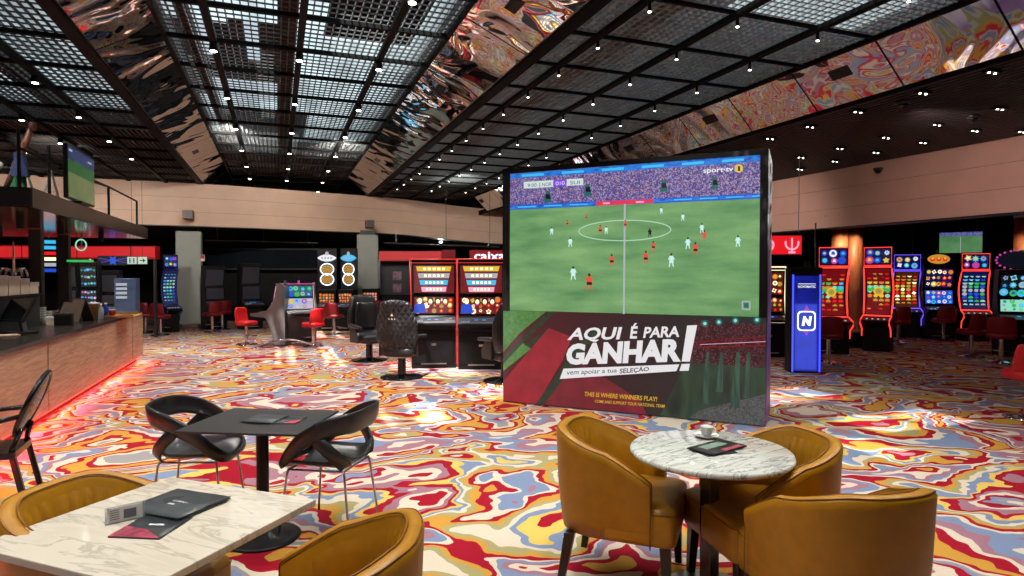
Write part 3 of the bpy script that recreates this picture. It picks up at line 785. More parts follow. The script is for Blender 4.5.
# score plate, channel mark and corner mark
def q4(x0, x1, yl, yr, h, e): return [LQ(x0, yl, e), LQ(x1, yr, e), LQ(x1, yr - h, e), LQ(x0, yl - h, e)]
wh = emit('plate_white', srgb(205, 222, 220), 1.0); gr = emit('plate_ink', srgb(60, 90, 110), 0.7)
lpoly(scr, [(524, 188.8), (553.5, 187), (553.5, 180.3), (524, 182)], 0.011, wh); lpoly(scr, [(567, 186), (583.5, 185), (583.5, 178.3), (567, 179.4)], 0.011, wh)
lpoly(scr, [(554.5, 186.8), (566, 186), (566, 179.6), (554.5, 180.3)], 0.011, E['purple'])
scr.mat(gr).text('9:00', q4(528, 537, 187.3, 186.7, 3.4, .012)); scr.text('|', q4(539.8, 540.4, 187.6, 187.6, 4.6, .012)); scr.text('NOR', q4(542.5, 552, 186.5, 185.8, 3.4, .012)); scr.text('SUI', q4(570.5, 580, 184.7, 184.1, 3.4, .012))
scr.mat(E['white']).text('0', q4(556, 559, 185.5, 185.3, 3.8, .012)); scr.text('0', q4(562, 565, 185.1, 184.9, 3.8, .012)); scr.text('|', q4(560.2, 560.7, 185.1, 185.1, 3.4, .012))
scr.mat(E['white']).text('sport·tv', q4(703.5, 733.5, 174.6, 172.8, 5.6, .012), 0.02)
lpoly(scr, [(739 + 4.2 * math.cos(a), 168.6 + 4.2 * math.sin(a)) for a in [-2 * PI * i / 20 for i in range(20)]], 0.012, E['yellow'])
scr.mat(E['darkscreen']).text('1', q4(738, 740.3, 171.2, 171.2, 5.0, .013), 0.01)
lline(scr, [(742.5, 309), (750, 309.4), (750, 301.6), (742.5, 301.2)], 0.012, 0.012, E['dimwhite'], True); lpoly(scr, [(744.2, 307.5), (748.6, 307.7), (748.6, 303.3), (744.2, 303.1)], 0.012, E['teal'])
scr.build('video_screen', None, led)

# ---- the banner below, in emissive colours like the screen
ban = MB()
base_m, nt, b_ = _new('banner_base'); b_.inputs['Roughness'].default_value = 0.45
L = nt.links.new
tc = nt.nodes.new('ShaderNodeTexCoord'); sx = nt.nodes.new('ShaderNodeSeparateXYZ'); L(tc.outputs['Object'], sx.inputs[0])
rr = nt.nodes.new('ShaderNodeValToRGB'); mr = nt.nodes.new('ShaderNodeMapRange'); mr.inputs[2].default_value = LW; L(sx.outputs[0], mr.inputs[0])
n_ = nt.nodes.new('ShaderNodeTexNoise'); n_.inputs['Scale'].default_value = 2.0; L(tc.outputs['Object'], n_.inputs['Vector'])
ma = nt.nodes.new('ShaderNodeMath'); ma.operation = 'MULTIPLY_ADD'; L(n_.outputs['Fac'], ma.inputs[0]); ma.inputs[1].default_value = 0.12; L(mr.outputs[0], ma.inputs[2])
L(ma.outputs[0], rr.inputs[0])
el = rr.color_ramp.elements; el[0].position = 0.0; el[0].color = srgb(84, 14, 26); el[1].position = 1.0; el[1].color = srgb(30, 44, 40)
for p, c in ((0.35, srgb(60, 20, 28)), (0.55, srgb(44, 26, 30)), (0.78, srgb(36, 34, 36))): e_ = el.new(p); e_.color = c
n3 = nt.nodes.new('ShaderNodeTexNoise'); n3.inputs['Scale'].default_value = 60; L(tc.outputs['Object'], n3.inputs['Vector'])
mx = nt.nodes.new('ShaderNodeMix'); mx.data_type = 'RGBA'; mx.blend_type = 'MULTIPLY'; mx.inputs[0].default_value = 0.5; L(rr.outputs[0], mx.inputs[6]); L(n3.outputs['Fac'], mx.inputs[7])
L(mx.outputs[2], b_.inputs['Emission Color']); b_.inputs['Base Color'].default_value = (0.02, 0.015, 0.015, 1); b_.inputs['Emission Strength'].default_value = 1.2
lpoly(ban, [(503.3, 401.5), (765.8, 426.3), (766.3, 317.4), (503.3, 310.2)], 0.004, base_m)
def bn(name, c, c2=None, s=1.0, sc=20, stretch=(1, 1, 1)): return emit_noise(name, [srgb(*c), srgb(*(c2 or c))], sc, s, stretch=stretch)
gA = bn('banner_green', (58, 108, 52), (84, 140, 70)); gD = bn('banner_dark_green', (24, 40, 28), (36, 60, 40)); rA = bn('banner_red', (130, 22, 38), (158, 32, 48), sc=5); rB = bn('banner_red_low', (96, 20, 34), (124, 28, 42), sc=5)
lpoly(ban, [(503.4, 352), (520, 333), (546, 311.6), (503.4, 310.4)], 0.006, gA)
lpoly(ban, [(503.4, 362), (503.4, 357), (548, 311.8), (556, 312)], 0.0065, gD)
lpoly(ban, [(503.4, 371), (503.4, 364), (523, 343), (531, 349)], 0.006, gA)
lpoly(ban, [(503.4, 366), (503.4, 358), (550, 328.0), (552, 332)], 0.0055, gD)
lpoly(ban, [(503.5, 400.5), (503.5, 381), (549, 328), (572, 337), (563, 360), (537, 404.2)], 0.007, rA)
lpoly(ban, [(545, 404.6), (558, 382), (584, 365), (640, 400), (647, 414.5)], 0.0055, rB)
lpoly(ban, [(536, 404), (544, 404.8), (600, 330), (590, 328)], 0.0072, gD)
# stadium picture on the right: crowd, red light ribbons, lamps with beams, turf
stad = emit_noise('stadium_crowd', [srgb(30, 14, 18), srgb(90, 32, 46), srgb(44, 18, 26), srgb(130, 70, 84), srgb(52, 22, 30)], 85, 0.6, kind='voronoi')
turf = emit_noise('stadium_turf', [srgb(24, 34, 30), srgb(44, 74, 54), srgb(28, 44, 36)], 2.2, 0.8, stretch=(2.2, 1, 0.6))
lpoly(ban, [(688, 365), (764, 368), (766, 325), (694, 319)], 0.0055, stad)
lpoly(ban, [(660, 416), (765, 425.5), (766, 368), (686, 362)], 0.006, turf)
lpoly(ban, [(730, 422.6), (765.5, 425.8), (765.6, 394), (700, 410), (690, 417.5)], 0.0065, emit_noise('turf_grain', [srgb(50, 54, 54), srgb(104, 106, 106)], 55, 0.8))
for y0, y1 in ((342, 336.5), (347.5, 345.5)): lline(ban, [(694, y0), (765.5, y1)], 0.016, 0.008, E['deepred'])
lline(ban, [(700, 344.5), (765.5, 341.5)], 0.006, 0.008, E['pink'])
beam_m = emit_noise('light_beam', [srgb(36, 62, 54), srgb(66, 98, 84)], 40, 0.8, stretch=(1, 1, .1))
for x, y in ((705, 323.5), (719, 322), (735.5, 320.5), (757, 319.8)):
    lpoly(ban, [(x + 3.6 * math.cos(a), y + 3.6 * math.sin(a)) for a in [-2 * PI * i / 14 for i in range(14)]], 0.009, E['teal'])
    lpoly(ban, [(x + 1.7 * math.cos(a), y + 1.7 * math.sin(a)) for a in [-2 * PI * i / 14 for i in range(14)]], 0.0095, E['mint'])
for x, w, y in ((708, 3, 404), (722, 4, 392), (738, 5, 408), (749, 3, 398)):
    lpoly(ban, [(x - w - 3, y), (x + w - 3, y), (x + 1.5, 352), (x - 1.5, 352)], 0.0075, beam_m)
ink = emit('lettering_white', srgb(228, 226, 228), 1.0); ink2 = emit('lettering_yellow', srgb(214, 170, 40), 1.0); inkd = emit('lettering_dark', srgb(30, 26, 30), 0.6)
bo = ban.build('banner', None, led)
T = MB().mat(ink)
def q8(a, b, c, d, e=0.011): return [LQ(*a, e), LQ(*b, e), LQ(*c, e), LQ(*d, e)]
T.text('AQUI', q8((566.8, 342.3), (619.0, 341.6), (622.5, 326.8), (571.5, 327.8)), 0.03, spacing=1.0)
T.text('É', q8((630, 338.5), (637.0, 338.5), (638.5, 323.0), (632, 323.0)), 0.03)
T.text('PARA', q8((643.2, 337.9), (679.4, 336.8), (680.6, 325.9), (645.2, 326.9)), 0.03)
T.text('GANHAR', q8((565.5, 365.0), (681.0, 361.8), (682.5, 338.0), (567.8, 343.8)), 0.055)
T.poly([LQ(681.8, 361.5, .011), LQ(690, 361.4, .011), (LQ(697.3, 325.0, .011)), LQ(687.3, 325.4, .011)])
T.poly([LQ(560.0, 378.8, .011), LQ(676.5, 371.0, .011), LQ(679.5, 364.2, .011), LQ(563.8, 368.5, .011)])
T.poly([LQ(679.5, 370.8, .011), LQ(688.8, 370.6, .011), LQ(690, 363.6, .011), LQ(681.8, 363.9, .011)])
T.mat(inkd).text('vem apoiar a tua', q8((566.5, 376.2), (617, 373.6), (617.3, 368.2), (567.5, 370.2), .0125), 0.004)
T.text('SELEÇÃO', q8((619.8, 374.6), (649, 371.6), (649.6, 366.0), (620.3, 367.4), .0125), 0.02)
T.mat(ink2).text('THIS IS WHERE WINNERS PLAY!', q8((584.5, 396.0), (657, 401.3), (657.5, 396.6), (585, 391.5)), 0.012)
T.text('COME AND SUPPORT YOUR NATIONAL TEAM', q8((595, 402.4), (664.5, 407.6), (665, 404.4), (595.3, 399.5)), 0.008)
T.build('lettering', None, bo)
# ------------------------------------------------------------------ mustard barrel armchairs (front = -Y)
def armchair(label, loc, rotz, group='mustard leather armchairs'):
    t_ = thing('armchair', label, 'armchair', loc, rotz, group)
    WD, DP = 0.308, 0.325                      # half width, half depth
    def plan(s, off):                         # s 0..1 from the right arm end, round the back, to the left arm end
        a = -0.33 + s * 1.66                  # straight arms outside 0..1
        w, d = WD - off, DP - off
        if a < 0: return w * (1 + 0.0 * a), a * 0.68, 0
        if a > 1: return -w, -(a - 1) * 0.68, 0
        q = PI * a; n = 2.55
        c, sn = math.cos(q), math.sin(q)
        return w * math.copysign(abs(c) ** (2 / n), c), d * abs(sn) ** (2 / n), 1
    def hgt(s):
        k = abs(s - 0.5) * 2                  # 0 back .. 1 arm end
        k = max(0, (k - 0.20) / 0.80)
        return 0.82 - 0.215 * (k ** 1.35)
    N = 56; th = 0.062
    rows = []
    for i in range(N + 1):
        s = i / N; h = hgt(s)
        xo, yo, _ = plan(s, 0); xi, yi, _ = plan(s, th); sec = []
        for f, z in ((0.88, 0.285), (0.915, 0.36), (0.96, 0.5), (0.995, h - 0.05), (1.0, h - 0.02)):
            k = f; sec.append((xo * k, yo * k if yo > 0 else yo, z))
        x1, y1, _ = plan(s, 0.012); sec.append((x1, y1, h - 0.004))
        x1, y1, _ = plan(s, th * 0.5); sec.append((x1, y1, h + 0.002))
        x1, y1, _ = plan(s, th - 0.012); sec.append((x1, y1, h - 0.006))
        sec += [(xi, yi, h - 0.025), (xi * 0.985, yi * 0.975 if yi > 0 else yi, 0.5), (xi * 0.93, yi * 0.93 if yi > 0 else yi, 0.285)]
        rows.append(sec)
    b = MB().grid(rows, closed=True, flip=True)
    b.add(rows[0], [list(range(len(rows[0])))]); b.add(rows[-1], [list(range(len(rows[-1]) - 1, -1, -1))])
    sh = b.build('backrest', mustard, t_)
    # piping along both edges of the rim and down the arm fronts
    for off in (0.008, th - 0.004):
        pts = []
        for i in range(N + 1):
            s = i / N; x, y, _ = plan(s, off); pts.append((x, y, hgt(s) - 0.006))
        x, y, _ = plan(0, off); pre = [(x, y - 0.004, z) for z in (0.28, 0.4, 0.52, hgt(0) - 0.02)]
        x, y, _ = plan(1, off); post = [(x, y - 0.004, z) for z in (hgt(1) - 0.02, 0.52, 0.4, 0.28)]
        if off > 0.02: pre, post = pre[1:], post[:-1]
        MB().tube(pre + pts + post, 0.0032, 6).build('piping', piping_m, sh)
    # padded inner back with upright pleats in the middle
    rows = []
    M_ = 150
    for i in range(M_ + 1):
        s = 0.10 + 0.80 * i / M_; h = hgt(s); sec = []
        mid = max(0.0, 1 - ((s - 0.5) / 0.17) ** 2) ** 0.5 if abs(s - 0.5) < 0.17 else 0.0
        pl = mid * 0.017 * abs(math.sin((s - 0.5) * PI / 0.0365))
        e = min(1, (s - 0.10) / 0.05, (0.90 - s) / 0.05)
        for q in range(9):
            k = q / 8; z = 0.46 + (h - 0.05 - 0.46) * k
            bul = (0.022 * math.sin(PI * min(1, k * 0.9 + 0.1)) ** 0.6 if k < 1 else 0.0) * max(0, e) ** 0.5
            x, y, _ = plan(s, th + bul - 0.003 + pl * math.sin(PI * k) ** 0.5)
            f = 0.985 + 0.015 * k; sec.append((x * f, y * (f if y > 0 else 1), z))
        rows.append(sec)
    MB().grid(rows).build('inner_back', mustard_in, t_)
    # seat: upholstered box pushed out past the arms
    yb, yf = 0.26, -0.35
    def outline(g):
        pts = []
        w = 0.280 - g; r = 0.05
        for cx_, cy_, a0 in ((w - r, yf + g + r, -PI / 2), ):
            for i in range(7): a = a0 + PI / 2 * i / 6; pts.append((cx_ + r * math.cos(a), cy_ + r * math.sin(a)))
        pts.append((w, 0.0))
        for i in range(9): a = PI * i / 8; pts.append(((w - 0.03) * math.cos(a), 0.05 + (yb - 0.05 - g) * math.sin(a)))
        pts.append((-w, 0.0))
        for i in range(7): a = PI + PI / 2 * i / 6; pts.append((-(w - r) + r * math.cos(a), yf + g + r + r * math.sin(a)))
        return pts
    rows = []
    for g, z in ((0.02, 0.28), (0.004, 0.29), (0.0, 0.31), (0.0, 0.445), (0.008, 0.468), (0.03, 0.482), (0.10, 0.490), (0.18, 0.492)):
        rows.append([(x, y, z) for x, y in outline(g)])
    b = MB().grid(rows, closed=True); b.add(rows[0], [list(range(len(rows[0]) - 1, -1, -1))]); b.add(rows[-1], [list(range(len(rows[-1])))])
    se = b.build('seat', mustard, t_)
    pp = [(x, y, 0.452) for x, y in outline(-0.001)]
    MB().tube(pp, 0.0025, 6, closed=True).build('piping', piping_m, se)
    for sx_, sy_ in ((1, -1), (-1, -1), (1, 1), (-1, 1)):
        x, y = sx_ * 0.235, (-0.295 if sy_ < 0 else 0.20)
        b = MB(); a, c = 0.027, 0.018; dx, dy = sx_ * 0.012, (-0.012 if sy_ < 0 else 0.05)
        p = [(x - a, y - a, 0.285), (x + a, y - a, 0.285), (x + a, y + a, 0.285), (x - a, y + a, 0.285)]
        q = [(x + dx - c, y + dy - c, 0), (x + dx + c, y + dy - c, 0), (x + dx + c, y + dy + c, 0), (x + dx - c, y + dy + c, 0)]
        b.add(q + p, [(0, 3, 2, 1), (4, 5, 6, 7), (0, 1, 5, 4), (1, 2, 6, 5), (2, 3, 7, 6), (3, 0, 4, 7)])
        b.build('leg', leg_m, t_, bevel=0.003)
    return t_
a0 = armchair('mustard leather armchair left of the round marble table, its pleated back to the left', W(0.58, 3.43), FR(0.92, -0.36))
dup(a0, W(1.33, 3.22), FR(-0.97, -0.18), 'mustard leather armchair behind the round marble table on the right, pleated inner back showing')
dup(a0, W(1.385, 2.62), FR(-0.20, 1.0), 'mustard leather armchair at the bottom right of the round table, plain back to the viewer')
dup(a0, W(-0.615, 2.01), FR(-1.0, -0.02), 'mustard leather armchair at the right edge of the rectangular marble table')
dup(a0, W(-1.56, 2.40), FR(0.97, -0.20), 'mustard leather armchair behind the left side of the rectangular marble table')

# ------------------------------------------------------------------ marble tables
tc_ = W(1.02, 3.20)
rt = thing('round_table', 'round white-veined marble table on a dark square steel pedestal', 'table', tc_, 0.2)
MB().lathe([(0.390, 0.716), (0.402, 0.720), (0.407, 0.729), (0.405, 0.741), (0.399, 0.747), (0.001, 0.7475)], 72).build('tabletop', marble_rd, rt)
MB().box(-0.035, 0.035, -0.035, 0.035, 0.02, 0.70).build('pedestal', pbr('dark_brushed_steel', (0.11, 0.085, 0.075), 0.25, 0.8, stretch=(1, 1, .05)), rt, bevel=0.004)
MB().box(-0.14, 0.14, -0.14, 0.14, 0.70, 0.717).build('top_plate', steel, rt)
MB().lathe([(0.24, 0), (0.24, 0.008), (0.22, 0.014), (0.06, 0.022), (0.05, 0.022)], 40).build('base_plate', steel, rt)
# square table: sides follow the hall's axes
P0 = G(170, 476.5, 0.75); P1 = G(316, 499, 0.75)
_e = (P1 - P0).normalized()
sq_c = (P0 + P1) / 2 + Vector((_e.y, -_e.x, 0)) * 0.38; sq_c.z = 0
st = thing('marble_table', 'rectangular cream marble table in the lower left corner', 'table', sq_c, math.atan2(P1.y - P0.y, P1.x - P0.x))
hw = (P1 - P0).length / 2
MB().box(-hw, hw, -0.38, 0.38, 0.722, 0.75).build('tabletop', marble_sq, st, bevel=0.004)
MB().box(-0.045, 0.045, -0.045, 0.045, 0.02, 0.71).build('pedestal', steel, st, bevel=0.003)
MB().box(-0.15, 0.15, -0.15, 0.15, 0.708, 0.722).build('top_plate', steel, st)
MB().box(-0.22, 0.22, -0.22, 0.22, 0, 0.02).build('base_plate', steel, st, bevel=0.004)

# ------------------------------------------------------------------ black bistro table and its cut-out shell chairs
c4 = [G(226, 408, 0.74), G(333, 410.6, 0.74), G(304, 434, 0.74), G(182, 431, 0.74)]
bc = sum(c4, Vector()) / 4; bc.z = 0
bt = thing('bistro_table', 'square black bistro table on a round cast base between two black shell chairs', 'table', bc, 0)
M_ = MB(); lo = [(p.x - bc.x, p.y - bc.y, 0.728) for p in c4]; hi = [(x, y, 0.74) for x, y, z in lo]
# keep a true rectangle close to the four corners
ux = ((c4[1] - c4[0]) + (c4[2] - c4[3])); ang = math.atan2(ux.y, ux.x); bt.rotation_euler = (0, 0, ang)
M_.box(-0.372, 0.372, -0.318, 0.318, 0.726, 0.74).build('tabletop', pbr('black_laminate', (0.014, 0.013, 0.014), 0.45, var=0.15), bt, bevel=0.003)
pb = G(263, 536, 0) - bc; R_i = Matrix.Rotation(-ang, 3, 'Z')
MB().cyl((0, 0, 0.02), (0, 0, 0.72), 0.038, n=20).build('pedestal', black, bt)
MB().box(-0.13, 0.13, -0.13, 0.13, 0.715, 0.727).build('top_plate', black, bt)
MB().lathe([(0.225, 0), (0.225, 0.012), (0.205, 0.02), (0.19, 0.020), (0.17, 0.028), (0.06, 0.045), (0.04, 0.06)], 48).build('base_plate', black, bt)

def shell_chair(label, loc, rotz, group='black cut-out shell chairs'):
    t_ = thing('shell_chair', label, 'chair', loc, rotz, group)
    # wide band: high behind, sweeping down both sides to the seat's front corners
    cp = [(0, 0.27, .805, .135, 1), (.15, .255, .80, .132, 1), (.235, .185, .79, .125, .8), (.275, .06, .745, .118, .5), (.27, -.06, .665, .11, .2), (.245, -.155, .565, .10, 0), (.195, -.222, .490, .062, 0), (.10, -.248, .462, .035, 0)]
    cp = [(0.0, -.252, .456, .03, 0)] + [(-c[0],) + c[1:] for c in cp[:0:-1]] + cp + [(0.0, -.252, .456, .03, 0)]
    def cat(i, t):
        P = [Vector(cp[max(0, min(len(cp) - 1, i + k))]) if False else cp[max(0, min(len(cp) - 1, i + k))] for k in (-1, 0, 1, 2)]
        return [0.5 * (2 * b1 + (c1 - a1) * t + (2 * a1 - 5 * b1 + 4 * c1 - d1) * t * t + (3 * b1 - a1 - 3 * c1 + d1) * t ** 3) for a1, b1, c1, d1 in zip(*P)]
    rows = []
    for i in range(len(cp) - 1):
        for k in range(5 if i < len(cp) - 2 else 6):
            x, y, top, wd, ln = cat(i, k / 5)
            rad = Vector((x, y + 0.06, 0)).normalized()
            rows.append([(x + rad.x * (0.030 * ln * (f - .5) + 0.012 * math.sin(PI * f)), y + rad.y * (0.030 * ln * (f - .5) + .012 * math.sin(PI * f)), top - wd * (1 - f)) for f in [j / 6 for j in range(7)]])
    MB().grid(rows).build('back_band', black_plastic, t_, solid=0.016)
    # seat pan with turned-up rear lip
    rows = []
    for j in range(13):
        v = j / 12; y = -0.22 + 0.46 * v; row = []
        wv = 0.235 * (1 - 0.10 * (2 * v - 1) ** 2) * (0.96 if v > 0.8 else 1)
        for i in range(15):
            u = -1 + 2 * i / 14
            z = 0.445 + 0.045 * abs(u) ** 3 - 0.018 * (1 - u * u) + (0.055 * ((v - 0.72) / 0.28) ** 2 if v > 0.72 else 0) - (0.02 * ((0.15 - v) / 0.15) ** 2 if v < 0.15 else 0)
            row.append((u * wv, y - 0.035 * u * u * (1 if v > 0.5 else -0.4) * (2 * v - 1), z))
        rows.append(row)
    MB().grid(rows).build('seat', black_plastic, t_, solid=0.014)
    # struts: from the band down to the rear and sides of the seat, crossing the arm sweep
    def ribbon(p, w0, w1, nrm):
        rows = []; n = 12
        for i in range(n + 1):
            f = i / n
            a, b_, c, d = [Vector(q) for q in p]
            pt = a * (1 - f) ** 3 + b_ * 3 * f * (1 - f) ** 2 + c * 3 * f * f * (1 - f) + d * f ** 3
            tg = ((b_ - a) * (1 - f) ** 2 + (c - b_) * 2 * f * (1 - f) + (d - c) * f * f).normalized()
            s = tg.cross(Vector(nrm)).normalized() * (w0 + (w1 - w0) * f) / 2
            rows.append([pt - s, pt, pt + s])
        return rows
    for s in (-1, 1):
        MB().grid(ribbon([(s * 0.272, 0.06, 0.645), (s * 0.27, 0.13, 0.58), (s * 0.235, 0.20, 0.51), (s * 0.16, 0.20, 0.452)], 0.075, 0.08, (s, 0.5, 0))).build('side_strut', black_plastic, t_, solid=0.014)
    fr = [(-0.20, -0.17, 0.425), (0.20, -0.17, 0.425), (0.17, 0.19, 0.425), (-0.17, 0.19, 0.425)]
    MB().tube(fr, 0.007, 6, closed=True).build('seat_frame', steel, t_)
    for sx_, sy_ in ((-1, -1), (1, -1), (1, 1), (-1, 1)):
        x, y = sx_ * (0.20 if sy_ < 0 else 0.17), (-0.17 if sy_ < 0 else 0.19)
        MB().tube([(x, y, 0.43), (x * 1.04, y * 1.04, 0.40), (x * 1.22, y * 1.30, 0.0)], 0.0075, 8).build('leg', steel, t_)
    return t_
s0 = shell_chair('black cut-out shell chair on the left side of the black bistro table', W(-2.12, 4.22), FR(0.985, 0.12))
dup(s0, W(-1.19, 4.05), FR(-0.97, 0.22), 'black cut-out shell chair on the right side of the black bistro table')

# ------------------------------------------------------------------ glossy black oval-back chair by the bar
oc = thing('oval_back_chair', 'glossy black oval-back armchair in front of the wooden bar', 'chair', W(-3.60, 4.22), FR(-0.86, -0.40))
tilt = Matrix.Translation((0, 0.23, 0.62)) @ Matrix.Rotation(math.radians(-23), 4, 'X')
b = MB(); b.M = tilt
rows = []
for f, t_ in ((0.0, 0.022), (0.55, 0.020), (0.85, 0.014), (1.0, 0.0)):
    rows.append([(0.20 * f * math.cos(2 * PI * i / 32), t_, 0.14 + 0.225 * f * math.sin(2 * PI * i / 32)) for i in range(32)])
b.grid(rows, closed=True); b.grid([[(x, -y, z) for x, y, z in r] for r in rows], closed=True, flip=True)
b.tube([(0.205 * math.cos(2 * PI * i / 36), 0, 0.14 + 0.23 * math.sin(2 * PI * i / 36)) for i in range(36)], 0.018, 8, closed=True)
b.build('backrest', black_gloss, oc)
for s in (-1, 1):
    MB().tube([(s * 0.12, 0.245, 0.60), (s * 0.15, 0.22, 0.52), (s * 0.19, 0.20, 0.44)], 0.018, 8).build('back_support', black_gloss, oc)
    MB().tube([(s * 0.19, 0.265, 0.70), (s * 0.26, 0.12, 0.68), (s * 0.27, -0.08, 0.67), (s * 0.25, -0.14, 0.62), (s * 0.22, -0.12, 0.45)], 0.017, 8).build('armrest', black_gloss, oc)
    MB().bar((s * 0.19, 0.21, 0.44), (s * 0.20, 0.30, 0), 0.036).build('leg', black_gloss, oc, bevel=0.006)
    MB().bar((s * 0.20, -0.20, 0.44), (s * 0.20, -0.22, 0), 0.036).build('leg', black_gloss, oc, bevel=0.006)
b = MB()
b.prism([(-0.24, -0.24), (0.24, -0.24), (0.21, 0.23), (-0.21, 0.23)], 0.42, 0.465, 'z'); b.build('seat', black_gloss, oc, bevel=0.015)

# ------------------------------------------------------------------ small things on the tables
def folder(name, label, c, w, h, rot, z0, cover, marks, n=2, group=None, lift=0.0):
    t_ = thing(name, label, 'brochure', (c.x, c.y, z0), rot, group)
    MB().box(-w / 2, w / 2, -h / 2, h / 2, 0.0, 0.003).build('back_cover', cover, t_)
    rows = []
    for i in range(9):
        u = i / 8; rows.append([(-w / 2 + w * u, -h / 2, 0.0045 + lift * u * u), (-w / 2 + w * u, h / 2, 0.0045 + lift * u * u)])
    MB().grid(rows).build('front_cover', cover, t_, solid=0.001)
    if marks: marks(t_, w, h)
    return t_
charcoal = pbr('charcoal_print', srgb(62, 68, 72), 0.35, var=0.25, scale=14)
charcoal2 = pbr('charcoal_print_dark', srgb(44, 50, 54), 0.35, var=0.2, scale=14)
rose = pbr('rose_print', srgb(150, 58, 78), 0.35, var=0.55, scale=30)
ink_w = pbr('ink_white', srgb(205, 208, 210), 0.5, var=0.02)
def mk_top(t_, w, h):
    b = MB().mat(ink_w)
    b.text('EVENTS', [(-0.035, 0.005, .0065), (0.05, 0.005, .0065), (0.05, 0.018, .0065), (-0.035, 0.018, .0065)], 0.01)
    b.box(-0.03, 0.03, -0.022, -0.012, .0055, .006)
    b.build('lettering', None, t_)
    MB().prism([(0.09 * math.cos(a) - 0.0, 0.045 * math.sin(a) + 0.02) for a in [2 * PI * i / 24 for i in range(24)]], 0.0052, 0.0056, 'z').build('cover_picture', charcoal2, t_)
def mk_low(t_, w, h):
    MB().prism([(-w / 2, -h / 2), (w / 2, -h / 2), (w * .3, -h * .35), (0, -h * .15), (-w / 2, -h * 0.02)], 0.005, 0.0056, 'z').build('cover_picture', rose, t_)
    MB().mat(ink_w).box(-0.02, 0.04, 0.008, 0.02, .0055, .006).build('lettering', None, t_)
def folder_q(label, pix, z0, cover, marks, lift=0.0):        # pix: near-left, near-right, far-right, far-left corners in the photograph
    q = [G(x, y, z0 + 0.004) for x, y in pix]; c = sum(q, Vector()) / 4; u = (q[1] - q[0]) + (q[2] - q[3])
    w = u.length / 2; h = ((q[3] - q[0]) + (q[2] - q[1])).length / 2
    return folder('brochure', label, c, w, h, math.atan2(u.y, u.x), z0, cover, marks, lift=lift)
folder_q('dark folder with rose-pink corner, lying under the other on the cream marble table', [(114, 538), (165, 537), (187.5, 518.4), (139, 514)], 0.7505, charcoal2, mk_low)
folder_q('charcoal folded brochure on top of the other on the cream marble table', [(141.6, 511.4), (196, 518.4), (215, 499), (160, 486.4)], 0.7570, charcoal, mk_top, lift=0.004)
tp = thing('table_tent', 'clear acrylic card holder with a small grey printed card on the cream marble table', 'card holder', G(125, 521, 0.7505), to_eye(G(125, 521, 0.75)) + 0.15)
MB().box(-0.062, 0.062, -0.006, 0.000, 0.0, 0.062).build('holder', acrylic, tp, bevel=0.001)
MB().box(-0.062, 0.062, -0.006, 0.035, 0.0, 0.003).build('foot', acrylic, tp)
b = MB().mat(white_card).box(-0.055, 0.055, -0.0085, -0.0065, 0.006, 0.058).mat(grey_print).box(-0.005, 0.035, -0.0095, -0.0086, 0.014, 0.046)
for k in range(5): b.box(-0.048, -0.018, -0.0095, -0.0086, 0.016 + k * 0.008, 0.018 + k * 0.008)
b.build('card', None, tp)
# on the bistro table
rose_end = lambda t_, w, h: MB().prism([(w * .12, -h / 2), (w / 2, -h / 2), (w / 2, h * .1), (w * .3, h * 0.0)], 0.005, 0.0056, 'z').build('cover_picture', rose, t_)
folder_q('dark brochure with a rose corner on the black bistro table', [(263, 423.5), (297, 423), (306, 417.5), (273, 416)], 0.7405, charcoal2, rose_end)
folder_q('charcoal brochure lying on top at the left on the black bistro table', [(243, 421.5), (273, 423), (287, 415.5), (256, 414)], 0.7470, charcoal, None)
def round_marks(t_, w, h):
    MB().prism([(-w * .35, -h * .3), (w * .02, -h * .3), (w * .02, h * .3), (-w * .35, h * .3)], 0.005, 0.0056, 'z').build('cover_picture', pbr('pale_print', srgb(120, 138, 130), .3, var=.4, scale=20), t_)
    MB().prism([(w * .25, -h * .1), (w * .47, -h * .1), (w * .47, h * .42), (w * .25, h * .42)], 0.005, 0.0056, 'z').build('corner_picture', rose, t_)
folder_q('black brochure on the round marble table, upper of the two', [(680.5, 445.6), (706, 453), (754.6, 447.5), (727, 441.2)], 0.7550, black, round_marks)
folder_q('black brochure on the round marble table, lower of the two', [(690, 449), (709, 456.5), (736, 452), (722, 446)], 0.7478, dark_grey, None)
cp = G(706.5, 437, 0.75)
sa = thing('saucer', 'white saucer under the coffee cup on the round marble table', 'saucer', (cp.x, cp.y, 0.7485))
MB().lathe([(0.028, 0), (0.03, 0.003), (0.055, 0.008), (0.066, 0.016), (0.067, 0.0175), (0.054, 0.011), (0.03, 0.006), (0.001, 0.005)], 40).build('dish', porcelain, sa)
MB().lathe([(0.030, 0.0058), (0.031, 0.0075), (0.029, 0.0075)], 24).build('well_ring', porcelain, sa)
cu = thing('coffee_cup', 'small white espresso cup standing on the saucer on the round table', 'cup', (cp.x, cp.y, 0.7545), -THETA)
MB().lathe([(0.018, 0.0), (0.019, 0.004), (0.026, 0.014), (0.031, 0.032), (0.033, 0.054), (0.0335, 0.055), (0.031, 0.052), (0.028, 0.030), (0.02, 0.012), (0.001, 0.009)], 36).build('bowl', porcelain, cu)
MB().tube([(0.030, 0, 0.044), (0.045, 0, 0.045), (0.051, 0, 0.034), (0.045, 0, 0.022), (0.027, 0, 0.018)], 0.0038, 8).build('handle', porcelain, cu)
sp_ = thing('teaspoon', 'small steel teaspoon lying across the saucer', 'spoon', (cp.x, cp.y, 0.768), -THETA - 0.5)
MB().tube([(-0.02, -0.048, 0.0), (0.02, -0.047, 0.003), (0.062, -0.045, 0.006)], 0.0016, 6).build('handle', chrome, sp_)
MB().ball((-0.032, -0.048, 0.0), 0.012, 12, 8, (1, 0.6, 0.2)).build('bowl', chrome, sp_)
